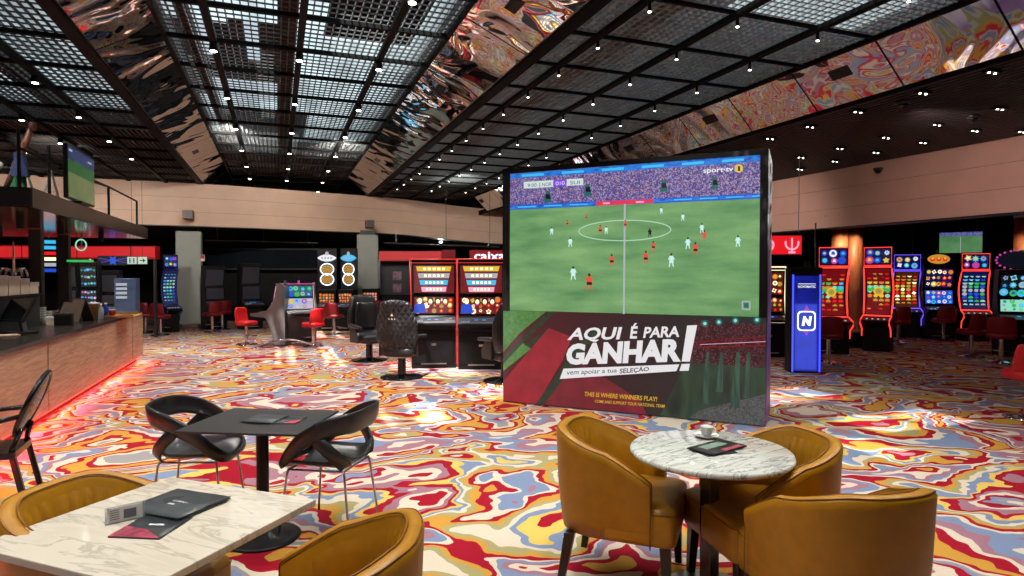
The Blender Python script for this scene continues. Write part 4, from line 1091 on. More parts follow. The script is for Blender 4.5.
# ------------------------------------------------------------------ the bar on the left
BX = -2.40
bar = thing('bar_counter', 'long oak-fronted bar counter with black worktop on the left', 'bar counter', (BX, 3.2, 0))
def bbx(name, x0, x1, y0, y1, z0, z1, m, parent=bar, bevel=0.0): return MB().box(x0, x1, y0, y1, z0, z1).build(name, m, parent, bevel)
bbx('worktop', -0.98, 0.03, 0, 10.45, 0.90, 0.95, pbr('worktop_black', (0.018, 0.017, 0.017), 0.22, var=0.2), bevel=0.004)
for y0, y1 in ((0.0, 5.12), (5.16, 9.46), (9.50, 10.40)):
    bbx('front_panel', -0.03, 0.0, y0, y1, 0.11, 0.90, oak)
bbx('end_panel', -0.93, -0.03, 10.36, 10.40, 0.11, 0.90, oak)
bbx('body', -0.93, -0.03, 0.02, 10.36, 0.10, 0.90, black_matt)
bbx('plinth', -0.88, -0.10, 0.05, 10.3, 0, 0.10, black_matt)
strip = emit('bar_led_red', (1.0, 0.03, 0.02, 1), 9.0)
bbx('light_strip', -0.045, -0.03, 0.0, 10.4, 0.088, 0.098, strip)
strip.cycles.emission_sampling = 'NONE'
for k in range(5):
    light('bar_strip_lamp', 'AREA', (0.05, 1.1 + 2.05 * k, 0.10), 42, (1, 0.04, 0.03), (0, 0, 0), bar, shape='RECTANGLE', size=0.05, size_y=2.0)
# canopy over the bar
can = thing('bar_canopy', 'dark bronze canopy with a mirrored underside hanging above the bar', 'canopy', (BX, 7.9, 2.36))
bronze_f = pbr('bronze_fascia', (0.06, 0.042, 0.034), 0.30, 0.5, var=0.15)
MB().prism([(0.0, 0.0), (0.0, 6.2), (-4.6, 6.2), (-4.6, 0.0)], 0.02, 0.18, 'z').build('slab', dark_grey, can)
MB().box(-0.01, 0.02, -0.02, 6.22, -0.01, 0.19).build('fascia', bronze_f, can)
MB().box(-4.6, 0.0, -0.03, 0.0, 0.0, 0.19).build('end_fascia', black, can)
MB().box(-4.6, -0.02, 0.02, 6.18, -0.012, 0.015).build('mirror_underside', gold_mirror, can)
for x, y in ((-1.2, 0.4), (-0.6, 1.6), (-0.5, 2.8), (-1.6, 3.9), (-0.5, 5.0)):  # the deepest-set lamp is an added fill, put in to brighten the cartons
    MB().cyl((x, y, -0.012), (x, y, -0.14), 0.045, n=14).build('downlight', black, can)
    light('canopy_lamp', 'SPOT', (x, y, -0.16), 40, (1, .85, .7), parent=can, spot_size=math.radians(110), spot_blend=0.8)
for i, (px, d) in enumerate(((37, 9.75), (65, 11.0))):
    p = Dp(px, 290, d)
    q = thing('canopy_post', 'square black canopy post behind the bar counter, %s of the two' % ('nearer' if i == 0 else 'farther'), 'post', (p.x, p.y, 0), 0)
    MB().box(-0.08, 0.08, -0.08, 0.08, 0, 2.34).build('shaft', dark_grey, q, bevel=0.004)
    MB().box(-0.085, 0.085, -0.085, 0.085, 0, 0.02).build('foot_plate', black, q)
# things on the canopy roof
rl = thing('canopy_railing', 'thin black tube railing on top of the bar canopy', 'railing', (BX - 0.12, 7.95, 2.55))
for y, h in ((0.02, 0.62), (0.95, 0.62), (3.75, 0.50), (5.9, 0.50)): MB().cyl((0, y, 0), (0, y, h), 0.018, n=8).build('railing_post', black, rl)
MB().tube([(0, 0.02, 0.42), (0, 3.75, 0.5), (0, 5.9, 0.5)], 0.015, 8).build('top_rail', black, rl)
MB().tube([(0, 3.75, 0.5), (-0.5, 3.0, 0.62), (-1.6, 3.0, 0.62)], 0.015, 8).build('top_rail', black, rl)
MB().tube([(-2.4, 0.05, 0.25), (-2.4, 5.9, 0.25)], 0.015, 8).build('top_rail', black, rl)
for y in (0.05, 2, 4, 5.9): MB().cyl((-2.4, y, 0), (-2.4, y, 0.6), 0.018, n=8).build('railing_post', black, rl)
tv = thing('television', 'television on the bar canopy showing a green pitch under blue stands', 'television', (BX - 0.02, 9.75, 2.56), PI / 2)
MB().box(-0.60, 0.60, -0.02, 0.03, 0.03, 0.70).build('casing', black, tv, bevel=0.006)
b = MB(); b.mat(emit_noise('tv_pitch', [srgb(92, 112, 70), srgb(128, 142, 92)], 3, 0.7)).box(-0.58, 0.58, -0.024, -0.02, 0.05, 0.36)
b.mat(emit_noise('tv_bank', [srgb(24, 90, 44), srgb(50, 120, 60)], 6, 0.6)).box(-0.58, 0.58, -0.024, -0.02, 0.36, 0.52)
b.mat(emit_noise('tv_stand', [srgb(30, 44, 90), srgb(60, 84, 140)], 22, 0.6)).box(-0.58, 0.58, -0.024, -0.02, 0.52, 0.68)
b.mat(E['dimwhite']).box(-0.55, -0.42, -0.026, -0.024, 0.62, 0.645); b.box(0.28, 0.45, -0.026, -0.024, 0.60, 0.62)
b.build('display', None, tv)
MB().box(-0.25, 0.25, -0.08, 0.10, 0.0, 0.03).build('stand', black, tv)
tr = thing('stacking_trolley', 'pale folded metal stand lying on the bar canopy behind the railing', 'stand', (-3.05, 10.35, 2.545), 1.4)
for s in (-1, 1):
    MB().bar((s * 0.3, -0.15, 0), (0.0, -0.15, 0.52), 0.02).build('leg', steel, tr); MB().bar((s * 0.3, 0.15, 0), (0, 0.15, 0.52), 0.02).build('leg', steel, tr)
MB().box(-0.34, 0.34, -0.18, 0.18, 0.10, 0.13).build('shelf', silver_grey, tr)
dc = thing('draped_figure', 'slanted brown wooden figure draped in blue and green cloth on the bar canopy', 'decoration', (BX - 0.42, 8.9, 2.545), -0.5)
MB().tube([(-0.20, 0, 0), (-0.05, 0, 0.30), (0.06, 0, 0.55), (0.18, 0, 0.80)], [0.05, 0.045, 0.04, 0.03], 10).build('pole', pbr('brown_timber', srgb(104, 62, 44), 0.5), dc)
MB().tube([(-0.28, 0.1, 0.0), (-0.16, 0.08, 0.25), (0.0, 0.02, 0.42)], [0.06, 0.05, 0.03], 10).build('prop', pbr('maroon_timber', srgb(84, 34, 36), 0.5), dc)
for nm, cc, z0, z1, x in (('blue_cloth', (34, 48, 92), 0.24, 0.52, 0.02), ('green_cloth', (18, 96, 54), 0.0, 0.27, 0.0)):
    rows = []
    for i in range(8):
        z = z0 + (z1 - z0) * i / 7; rows.append([(x + (0.10 - 0.045 * i / 7 + 0.016 * math.sin(5 * a + i)) * math.cos(a), (0.07 - 0.02 * i / 7 + 0.016 * math.sin(4 * a)) * math.sin(a), z) for a in [2 * PI * k / 28 for k in range(28)]])
    MB().grid(rows, closed=True).build(nm, pbr(nm + '_fabric', srgb(*cc), 0.8), dc)
MB().ball((0.20, 0, 0.82), 0.045, sc=(1, 1, 1.3)).build('finial', pbr('brown_knob', srgb(84, 50, 38), 0.5), dc)
MB().ball((-0.36, 0.06, 0.40), 0.075, sc=(1, .8, .7)).tube([(-0.36, .06, 0.0), (-0.36, .06, .36)], 0.012, 8).build('white_ornament', porcelain, dc)

# raised back shelf with white cartons, till, cups
def on_bar(px, py, z=0.95): return G(px, py, z)
sh_ = thing('service_shelf', 'black raised shelf unit standing on the bar and carrying white cartons', 'shelf', (-3.16, 8.75, 0.95))
MB().box(-0.15, 0.15, 0.02, 1.42, 0, 0.42).build('body', black_matt, sh_); MB().box(-0.17, 0.17, 0, 1.45, 0.42, 0.44).build('top', black, sh_)
carton = pbr('carton_white', srgb(236, 222, 200), 0.6, var=0.06)
for y, w, h, lb in ((0.20, 0.32, 0.24, 'white carton on the raised bar shelf, nearest of the row'), (0.56, 0.34, 0.23, 'white carton on the raised bar shelf, second of the row'), (0.90, 0.28, 0.20, 'white carton on the raised bar shelf, third of the row'), (1.22, 0.32, 0.15, 'low white carton on the raised bar shelf, farthest of the row')):
    q = thing('carton', lb, 'box', (-3.14, 8.75 + y, 1.39), 0.0, 'white cartons on the raised bar shelf')
    MB().box(-0.13, 0.13, -w / 2, w / 2, 0, h).build('box_body', carton, q, bevel=0.004); MB().box(-0.136, 0.136, -w / 2 - .005, w / 2 + .005, h - 0.05, h + 0.004).build('lid', white_card, q)
tp_ = thing('beer_tap', 'chrome tap tower with dangling fittings behind the cartons', 'beer tap', (-3.95, 12.2, 0))
MB().box(-0.12, 0.12, -0.12, 0.12, 0, 1.34).build('pillar', black_matt, tp_)
MB().lathe([(0.10, 1.34), (0.10, 1.36), (0.05, 1.39), (0.035, 1.64), (0.045, 1.66), (0.02, 1.70), (0.012, 2.16), (0.001, 2.17)], 20).build('tower', chrome, tp_)
for a in range(5):
    q = 2 * PI * a / 5; MB().tube([(0.03 * math.cos(q), 0.03 * math.sin(q), 1.70), (0.15 * math.cos(q), 0.15 * math.sin(q), 1.74), (0.19 * math.cos(q), 0.19 * math.sin(q), 1.61)], 0.022, 8).build('spout', chrome, tp_)
p = on_bar(20, 334)
ti = thing('till_screen', 'black touchscreen till tilted back on the bar', 'till', p, FR(-0.35, -1))
MB().box(-0.13, 0.13, -0.11, 0.13, 0, 0.03).build('foot', black, ti, bevel=0.01)
MB().bar((0, 0.05, 0.02), (0, 0.0, 0.24), 0.05).build('stem', silver_grey, ti)
b = MB(); b.M = Matrix.Translation((0, -0.02, 0.28)) @ Matrix.Rotation(math.radians(-30), 4, 'X'); b.box(-0.20, 0.20, -0.02, 0.02, -0.15, 0.15); sc_ = b.build('monitor', black, ti, bevel=0.008)
b = MB(); b.M = Matrix.Translation((0, -0.02, 0.28)) @ Matrix.Rotation(math.radians(-30), 4, 'X'); b.box(-0.185, 0.185, -0.022, -0.0205, -0.135, 0.135); b.build('glass', black_gloss, sc_)
pd = thing('card_pad', 'round cream coaster lying at the near end of the bar', 'coaster', on_bar(9, 336, 0.951)); MB().lathe([(0.10, 0), (0.105, 0.006), (0.10, 0.014), (0.001, 0.016)], 24).build('disc', kraft, pd); MB().lathe([(0.08, 0.0155), (0.08, 0.02), (0.001, 0.02)], 24).build('pad', white_card, pd)
# stacks of glasses on a tray
cupm = pbr('milky_glass', srgb(206, 204, 196), 0.15, var=0.05)
cu0 = None; n = 0
for (px, py, hs) in ((31, 326, 5), (37, 325, 6), (43, 324, 6), (49, 323, 4)):
    base = on_bar(px, py)
    for k in range(hs):
        if cu0 is None:
            cu0 = thing('drinking_glass', 'milky drinking glass in the stacks on the bar beside the till', 'glass', base, 0, 'stacked glasses on the bar')
            MB().lathe([(0.030, 0), (0.040, 0.055), (0.042, 0.062), (0.038, 0.060), (0.028, 0.006), (0.001, 0.006)], 18).build('bowl', cupm, cu0); MB().lathe([(0.0425, 0.054), (0.0435, 0.060), (0.0425, 0.064)], 18).build('rim', porcelain, cu0)
        else: dup(cu0, base + Vector((0, 0, 0.034 * k)))
for px, py, w, h, lb in ((55, 325, 0.18, 0.11, 'cream paper box on the bar right of the glass stacks'), (64, 325, 0.20, 0.16, 'small black box on the bar in front of the menu stands')):
    q = thing('counter_box', lb, 'box', on_bar(px, py), 0.1); mm = carton if px < 60 else black
    MB().box(-w / 2, w / 2, -0.08, 0.08, 0, h).build('box_body', mm, q, bevel=0.004); MB().box(-w / 2 - .004, w / 2 + .004, -0.084, 0.084, h - 0.025, h + 0.003).build('lid', white_card if px < 60 else dark_grey, q)
brn = pbr('taupe_board', srgb(112, 98, 88), 0.6)
for px, py, s, lb in ((69, 320, 1.0, 'taupe tent-shaped menu stand on the bar, left of the two'), (80, 321, 1.25, 'large taupe tent-shaped menu stand on the bar, right of the two')):
    q = thing('menu_stand', lb, 'menu stand', on_bar(px, py), FR(-0.5, -0.85))
    b = MB(); b.add([(-0.14 * s, -0.1, 0), (0.14 * s, -0.1, 0), (0.14 * s, 0, 0.27 * s), (-0.14 * s, 0, 0.27 * s)], [(0, 1, 2, 3)]); b.build('front_board', brn, q, solid=0.006)
    b = MB(); b.add([(-0.14 * s, 0.12, 0), (0.14 * s, 0.12, 0), (0.14 * s, 0.004, 0.27 * s), (-0.14 * s, 0.004, 0.27 * s)], [(3, 2, 1, 0)]); b.build('rear_board', brn, q, solid=0.006)
    MB().cyl((-0.14 * s, 0, 0.27 * s), (0.14 * s, 0, 0.27 * s), 0.006, n=8).build('hinge', black, q)
kc = thing('paper_cup', 'tall kraft paper cup on the bar right of the menu stands', 'cup', on_bar(92, 319)); MB().lathe([(0.075, 0), (0.095, 0.25), (0.10, 0.255), (0.09, 0.25), (0.001, 0.24)], 24).build('cup_body', kraft, kc); MB().lathe([(0.099, 0.235), (0.103, 0.245), (0.099, 0.256)], 24).build('rim', white_card, kc)
for k, (px, py, c, lb) in enumerate(((106, 318, 'blue', 'blue plastic bottle on the bar'), (101, 319, 'white', 'clear bottle with white cap at the far end of the bar'))):
    q = thing('bottle', lb, 'bottle', on_bar(px, py)); mm = pbr('blue_plastic', srgb(30, 60, 150), 0.3) if c == 'blue' else acrylic
    MB().lathe([(0.04, 0), (0.042, 0.15), (0.018, 0.19), (0.016, 0.22), (0.001, 0.22)], 18).build('body', mm, q); MB().cyl((0, 0, 0.22), (0, 0, 0.245), 0.02, n=12).build('cap', porcelain, q)
q = thing('red_cup', 'red cup near the far end of the bar', 'cup', on_bar(112, 317)); MB().lathe([(0.04, 0), (0.055, 0.12), (0.058, 0.125), (0.05, 0.12), (0.001, 0.11)], 20).build('cup_body', red_seat, q); MB().lathe([(0.057, 0.112), (0.06, 0.12), (0.057, 0.127)], 20).build('rim', porcelain, q)
q = thing('serving_tray', 'pale wooden tray at the far end of the bar', 'tray', on_bar(124, 316.5), 0.0); MB().box(-0.2, 0.2, -0.35, 0.35, 0, 0.02).build('board', kraft, q, bevel=0.004)
for s in (-1, 1): MB().box(-0.2, 0.2, s * 0.35 - 0.01, s * 0.35 + 0.01, 0.02, 0.045).build('edge', kraft, q)
# ------------------------------------------------------------------ gaming machines
PAL = {'asia': ('deepred', ['gold', 'yellow', 'orange', 'cream', 'red']), 'blue': ('navy', ['cyan', 'white', 'yellow', 'magenta', 'blue']),
       'green': ('teal', ['green', 'yellow', 'cyan', 'orange', 'mint']), 'gold': ('brown', ['yellow', 'orange', 'gold', 'red', 'cream']),
       'pale': ('darkscreen', ['pink', 'cyan', 'dimwhite', 'yellow', 'purple']), 'teal': ('teal', ['mint', 'cyan', 'green', 'dimwhite', 'blue']), 'orange': ('brown', ['orange', 'orange', 'gold', 'pink', 'orange'])}
def draw_screen(b, x0, x1, z0, z1, pal, rows, cols, rnd, bg=None, y=0.0, jackpot=False):
    bgc, cs = PAL[pal]
    b.mat(E[bg or bgc]).add([(x0, y, z0), (x1, y, z0), (x1, y, z1), (x0, y, z1)], [(0, 1, 2, 3)])
    w, h = (x1 - x0), (z1 - z0)
    for r in range(rows):
        if jackpot:                                 # stacked prize bars, wider towards the top
            f = (r + .5) / rows; ww = w * (0.30 + 0.16 * f); zc = z0 + h * (r + .5) / rows; hh = h / rows * 0.36; xc = (x0 + x1) / 2
            b.mat(E[cs[r % len(cs)]]).add([(xc - ww * .94, y - .002, zc - hh), (xc + ww * .94, y - .002, zc - hh), (xc + ww, y - .002, zc + hh), (xc - ww, y - .002, zc + hh)], [(0, 1, 2, 3)])
            b.mat(E['cream'])
            for k in range(5): b.add([(xc - ww * .6 + ww * .27 * k, y - .003, zc - hh * .5), (xc - ww * .6 + ww * (.27 * k + .16), y - .003, zc - hh * .5), (xc - ww * .6 + ww * (.27 * k + .16), y - .003, zc + hh * .5), (xc - ww * .6 + ww * .27 * k, y - .003, zc + hh * .5)], [(0, 1, 2, 3)])
            continue
        for c in range(cols):
            cx = x0 + w * (c + .5 + rnd.uniform(-.12, .12)) / cols; cz = z0 + h * (r + .5 + rnd.uniform(-.1, .1)) / rows; s = min(w / cols, h / rows) * rnd.uniform(0.34, 0.56)
            n = rnd.choice((4, 5, 8, 12)); a0 = rnd.random() * 3; inn = rnd.choice((1.0, 0.62))
            b.mat(E[rnd.choice(cs)])
            pts = [(cx + s * (1 if k % 2 == 0 else inn) * math.cos(a0 + PI * k / n), y - .002, cz + s * (1 if k % 2 == 0 else inn) * math.sin(a0 + PI * k / n)) for k in range(2 * n)]
            b.add(pts, [list(range(2 * n))])
            b.mat(E[rnd.choice(cs)]); s *= 0.5
            b.add([(cx - s, y - .003, cz - s * .6), (cx + s, y - .003, cz - s * .6), (cx + s * .6, y - .003, cz + s), (cx - s * .6, y - .003, cz + s)], [(0, 1, 2, 3)])
    return b
def tilt_at(y, z, deg): return Matrix.Translation((0, y, z)) @ Matrix.Rotation(math.radians(deg), 4, 'X')

def slot_upright(label, loc, rotz, w=0.7, H=1.9, trim=None, trim_r=0.008, up='asia', low='asia', jackpot=False, topper=None, seed=1, group='slot machines', body=None, z_deck=0.74, lowbg=None, upbg=None, taper=0.0, off=False, portrait=False):
    """two stacked screens, button deck, belly door, side light trims"""
    t_ = thing('slot_machine', label, 'slot machine', loc, rotz, group); rnd = random.Random(seed); hw = w / 2
    bm = body or black
    side = [(0.26, 0.0), (-0.20, 0.0), (-0.22, z_deck - 0.12), (-0.36, z_deck - 0.04), (-0.36, z_deck), (-0.12, z_deck + 0.09), (-0.10, z_deck + 0.12), (-0.02, H * 0.66), (-0.10, H - 0.02), (-0.06, H), (0.18, H), (0.26, H * 0.6)]
    MB().prism(side, -hw + 0.015, hw - 0.015, 'x').build('cabinet', bm, t_, bevel=0.006)
    b = MB().box(-hw + 0.06, hw - 0.06, -0.225, -0.205, 0.10, z_deck - 0.15); bd = b.build('belly_door', black if bm is black else bm, t_, bevel=0.01)
    MB().box(-hw * 0.55, hw * 0.55, -0.236, -0.224, 0.075, 0.095).build('door_handle', steel, bd)
    MB().box(-0.04, 0.04, -0.233, -0.224, 0.40, 0.44).build('lock_plate', steel, bd)
    # deck with buttons
    b = MB(); b.M = tilt_at(-0.24, z_deck + 0.05, 20.5); b.box(-hw + 0.02, hw - 0.02, -0.125, 0.12, -0.02, 0.004); dk = b.build('button_deck', pbr('deck_grey_' + str(seed), (0.10, 0.105, 0.11), 0.3, 0.3), t_, bevel=0.006)
    b = MB(); b.M = tilt_at(-0.24, z_deck + 0.056, 20.5); b.mat(E['navy']).box(-hw * .45, hw * .5, -0.05, 0.06, 0, 0.003).mat(E['cyan'])
    for k in (-1, 0.6): b.box(k * hw * .2 - 0.03, k * hw * .2 + 0.03, -0.01, 0.02, 0.003, 0.005)
    b.build('touch_pad', None, dk)
    for k in range(4):
        b = MB(); b.M = tilt_at(-0.24, z_deck + 0.056, 20.5); b.box(-hw * .9 + 0.02 + k * 0.04, -hw * .9 + 0.05 + k * 0.04, -0.09, -0.06, 0, 0.008); b.build('button', E['dimwhite'] if k % 2 else steel, dk)
    b = MB(); b.M = tilt_at(-0.24, z_deck + 0.056, 20.5); b.cyl((hw * .75, 0, 0), (hw * .75, 0, 0.02), 0.035, n=16); b.build('spin_button', steel, dk)
    # screens
    zl0, zl1, zu0, zu1 = z_deck + 0.14, H * 0.655, H * 0.68, H - 0.10
    for nm, z0, z1, a, pal, jk, y, bgx in (('lower_screen', zl0, zl1, -5.0, low, False, -0.075, lowbg), ('upper_screen', zu0, zu1, 8.0, up, jackpot, -0.065, upbg)):
        h = z1 - z0; b = MB(); b.M = tilt_at(y - 0.012, (z0 + z1) / 2, a)
        b.mat(black_gloss).box(-hw + 0.035, hw - 0.035, -0.012, 0.03, -h / 2, h / 2)
        if off: b.mat(E['darkscreen']).add([(-hw + .06, -0.014, -h / 2 + .02), (hw - .06, -0.014, -h / 2 + .02), (hw - .06, -0.014, h / 2 - .02), (-hw + .06, -0.014, h / 2 - .02)], [(0, 1, 2, 3)])
        else: draw_screen(b, -hw + 0.05, hw - 0.05, -h / 2 + 0.015, h / 2 - 0.015, pal, 3 if not jk else 4, 5 if not jk else 1, rnd, bgx, -0.014, jk)
        if portrait and nm == 'lower_screen':           # a blue figure at the left and pale faces on the reels
            b.mat(E['blue']).add([(-hw + .05, -0.018, -h / 2 + .02), (-hw + .27, -0.018, -h / 2 + .03), (-hw + .24, -0.018, 0.02), (-hw + .16, -0.018, h * .12), (-hw + .07, -0.018, h * .05)], [(0, 1, 2, 3, 4)])
            b.mat(E['cream']).add([(-hw + .155 + .04 * math.cos(q), -0.019, h * .24 + .05 * math.sin(q)) for q in [2 * PI * k / 12 for k in range(12)]], [list(range(12))])
            for k in range(3):
                x = -hw + .34 + .13 * k
                b.mat(E['darkscreen']).add([(x - .05, -0.0185, 0), (x + .05, -0.0185, 0), (x + .05, -0.0185, h * .42), (x - .05, -0.0185, h * .42)], [(0, 1, 2, 3)])
                b.mat(E['cream']).add([(x + .034 * math.cos(q), -0.0195, h * .2 + .046 * math.sin(q)) for q in [2 * PI * j / 12 for j in range(12)]], [list(range(12))])
                b.mat(E['red' if k else 'magenta']).add([(x - .035, -0.0195, .005), (x + .035, -0.0195, .005), (x + .02, -0.0195, h * .12), (x - .02, -0.0195, h * .12)], [(0, 1, 2, 3)])
        b.build(nm, None, t_)
    if trim:
        for s in (-1, 1):
            MB().tube([(s * hw, -0.15, 0.06), (s * hw * (1 - taper), -0.19, z_deck - 0.14), (s * hw, -0.345, z_deck - 0.03), (s * hw, -0.12, z_deck + 0.12), (s * hw, -0.045, H * 0.66), (s * hw * (1 + taper), -0.115, H - 0.02)], trim_r, 6).build('light_trim', trim, t_)
        MB().tube([(-hw * (1 + taper), -0.115, H - 0.01), (hw * (1 + taper), -0.115, H - 0.01)], trim_r, 6).build('light_trim', trim, t_)
        MB().tube([(-hw * (1 + taper) + .02, -0.112, H - 0.075), (hw * (1 + taper) - .02, -0.112, H - 0.075)], trim_r * .6, 6).build('light_trim', trim, t_)
        MB().tube([(-hw, -0.345, z_deck - 0.035), (hw, -0.345, z_deck - 0.035)], trim_r, 6).build('light_trim', trim, t_)
    if topper == 'lamp':
        MB().cyl((0, 0.05, H), (0, 0.05, H + 0.07), 0.022, n=10).build('signal_lamp', E['pink'], t_)
    elif topper == 'oval':
        b = MB(); b.mat(black).ball((0, 0.02, H + 0.13), 1, 24, 10, (hw * 0.85, 0.08, 0.16))
        b.mat(E['gold'])
        b.add([(hw * .72 * math.cos(q), -0.062, H + 0.13 + 0.12 * math.sin(q)) for q in [2 * PI * k / 28 for k in range(28)]], [list(range(28))])
        b.mat(E['red'])
        for k in range(3): b.add([(hw * (-.4 + .4 * k) + 0.06 * math.cos(q), -0.066, H + 0.13 + 0.06 * math.sin(q)) for q in [2 * PI * j / 10 for j in range(10)]], [list(range(10))])
        b.mat(E['yellow'])
        for k in range(3): b.add([(hw * (-.4 + .4 * k) + 0.03 * math.cos(q), -0.07, H + 0.15 + 0.03 * math.sin(q)) for q in [2 * PI * j / 8 for j in range(8)]], [list(range(8))])
        b.build('topper', None, t_); MB().cyl((0, 0.02, H + 0.28), (0, 0.02, H + 0.36), 0.02, n=8).build('signal_lamp', steel, t_)
    elif topper == 'box':
        b = MB().mat(black).box(-hw * .8, hw * .8, -0.06, 0.08, H, H + 0.28); draw_screen(b, -hw * .7, hw * .7, H + 0.04, H + 0.24, 'gold', 1, 3, rnd, 'deepred', -0.064); b.build('topper', None, t_)
        MB().tube([(-hw * .8, -0.065, H + 0.02), (hw * .8, -0.065, H + 0.02), (hw * .8, -0.065, H + 0.27), (-hw * .8, -0.065, H + 0.27)], 0.012, 6, closed=True).build('light_trim', trim or E['red'], t_)
    elif topper == 'crown':
        b = MB(); b.mat(E['darkscreen']).add([(hw * 1.0 * math.cos(q), -0.03, H + 0.18 + 0.17 * math.sin(q)) for q in [2 * PI * k / 28 for k in range(28)]], [list(range(28))])
        b.mat(black).ball((0, 0.02, H + 0.18), 1, 24, 10, (hw * 1.05, 0.045, 0.2))
        b.build('topper', None, t_); b = MB()
        for k in range(22):
            q = 2 * PI * k / 22; b.ball((hw * 1.04 * math.cos(q), -0.03, H + 0.18 + 0.2 * math.sin(q)), 0.022, 8, 5)
        b.build('bulb_ring', E['magenta'], t_)
    return t_
def slot_curved(label, loc, rotz, w=0.6, H=2.2, trim=None, seed=3, group='slot machines', pal='green', head=True, base_h=0.62):
    """tall bowed portrait screen inside a glowing outline, small screen box above"""
    t_ = thing('slot_machine', label, 'slot machine', loc, rotz, group); rnd = random.Random(seed); hw = w / 2; trim = trim or E['neonred']
    MB().prism([(0.25, 0), (-0.14, 0), (-0.16, base_h - 0.1), (-0.34, base_h), (-0.34, base_h + 0.05), (-0.1, base_h + 0.10), (0.05, base_h + 0.2), (0.25, base_h + 0.2)], -hw + .01, hw - .01, 'x').build('cabinet', black, t_, bevel=0.006)
    top = H - 0.42 if head else H; z0 = base_h + 0.14
    def yy(f): return -0.10 + 0.17 * math.sin(PI * f * 0.9) - 0.10 * f
    N = 12
    back = [(yy(i / N) + 0.05, z0 + (top - z0) * i / N) for i in range(N + 1)]
    MB().prism(back + [(p[0] + 0.06, p[1]) for p in back[::-1]], -hw * .92, hw * .92, 'x').build('screen_back', black, t_)
    b = MB()
    bgc = E['teal']
    rows = []
    for i in range(N + 1):
        f = i / N; rows.append([(-hw * .82, yy(f) + 0.044, z0 + 0.03 + (top - z0 - 0.06) * f), (hw * .82, yy(f) + 0.044, z0 + 0.03 + (top - z0 - .06) * f)])
    b.mat({'green': E['deepred'], 'pale': E['darkscreen'], 'gold': E['brown']}.get(pal, E['navy'])).grid(rows, smooth=False)
    cs = PAL[pal][1]
    for r in range(9):
        for c in range(4):
            f = 0.08 + 0.84 * (r + .5) / 9; cx = hw * .82 * (-.75 + .5 * c); cz = z0 + (top - z0) * f; y = yy(f) + 0.036; s = 0.045 * w / .6
            col = rnd.choice(cs if 2 < r < 7 else ['gold', 'red', 'orange', 'deepred'] if pal == 'green' else cs)
            n = rnd.choice((4, 5, 8)); a0 = rnd.random()
            b.mat(E[col]).add([(cx + s * 1.2 * math.cos(a0 + 2 * PI * k / n), y, cz + s * math.sin(a0 + 2 * PI * k / n)) for k in range(n)], [list(range(n))])
    if pal == 'green':
        y = yy(.5) + 0.03; zc = z0 + (top - z0) * .5
        b.mat(E['green']).add([(-hw * .8, y, zc + .0), (hw * .8, y, zc + .0), (hw * .8, y, zc + .22), (-hw * .8, y, zc + .22)], [(0, 1, 2, 3)])
        for rr_, mm in ((0.095, 'yellow'), (0.065, 'orange'), (0.035, 'green')):
            b.mat(E[mm]).add([(rr_ * math.cos(q), y - .004 - (.1 - rr_) * .05, zc + rr_ * math.sin(q)) for q in [2 * PI * k / 16 for k in range(16)]], [list(range(16))])
    b.build('curved_screen', None, t_)
    pts = []
    for i in range(N + 1):
        f = i / N; pts.append((hw * (0.96 + 0.06 * math.sin(PI * f)), yy(f) + 0.04, z0 + (top - z0) * f))
    ring = pts + [(-x, y, z) for x, y, z in pts[::-1]]
    MB().tube(ring, 0.017, 6, closed=True).build('light_trim', trim, t_)
    for s in (-1, 1): MB().tube([(s * hw, -0.08, z0), (s * hw, -0.30, base_h + 0.06), (s * hw, -0.33, base_h - 0.02), (s * hw, -0.16, base_h - 0.14), (s * hw, -0.14, base_h - .3)], 0.014, 6).build('light_trim', trim, t_)
    b = MB(); b.M = tilt_at(-0.2, base_h + 0.075, 12); b.box(-hw + .02, hw - .02, -0.11, 0.1, -0.01, 0.006); dk = b.build('button_deck', dark_grey, t_, bevel=0.004)
    for k in range(4):
        b = MB(); b.M = tilt_at(-0.2, base_h + 0.081, 12); b.cyl((-hw * .6 + k * hw * .4, -0.04, 0), (-hw * .6 + k * hw * .4, -0.04, 0.012), 0.02, n=10); b.build('button', E['dimwhite'], dk)
    if head:
        b = MB().mat(black).box(-hw * .95, hw * .95, -0.08, 0.04, top + 0.03, H)
        rnd2 = random.Random(seed + 9); draw_screen(b, -hw * .85, hw * .85, top + 0.07, H - 0.04, 'blue', 2, 3, rnd2, 'navy', -0.085); b.build('top_screen', None, t_)
        MB().tube([(-hw * .95, -0.085, top + 0.035), (hw * .95, -0.085, top + 0.035), (hw * .95, -0.085, H - .005), (-hw * .95, -0.085, H - .005)], 0.011, 6, closed=True).build('light_trim', trim, t_)
    return t_
def at_floor(px, d): p = Dp(px, 300, d); p.z = 0; return p

# big red-edged pair (and the third one half hidden by the LED wall)
big_trim = emit('trim_red_line', srgb(235, 50, 48), 1.0)
s1 = slot_upright('tall slot machine with red light lines, left of the matching pair beside the LED wall', at_floor(434, 11.1), FR(0.10, -1), 0.80, 1.92, big_trim, 0.009, 'pale', 'asia', True, seed=11, lowbg='deepred', upbg='deepred', portrait=True, taper=0.04, z_deck=0.80)
s2 = slot_upright('tall slot machine with red light lines, right of the matching pair beside the LED wall', at_floor(481.5, 10.95), FR(0.02, -1), 0.82, 1.92, big_trim, 0.009, 'pale', 'asia', True, seed=12, lowbg='deepred', upbg='deepred', portrait=True, taper=0.04, z_deck=0.80)
s3 = slot_upright('tall slot machine with red light lines, mostly hidden behind the LED wall', at_floor(530, 10.9), FR(-0.05, -1), 0.78, 1.92, big_trim, 0.009, 'pale', 'asia', True, seed=13, lowbg='deepred', upbg='deepred', portrait=True, taper=0.04, z_deck=0.80)

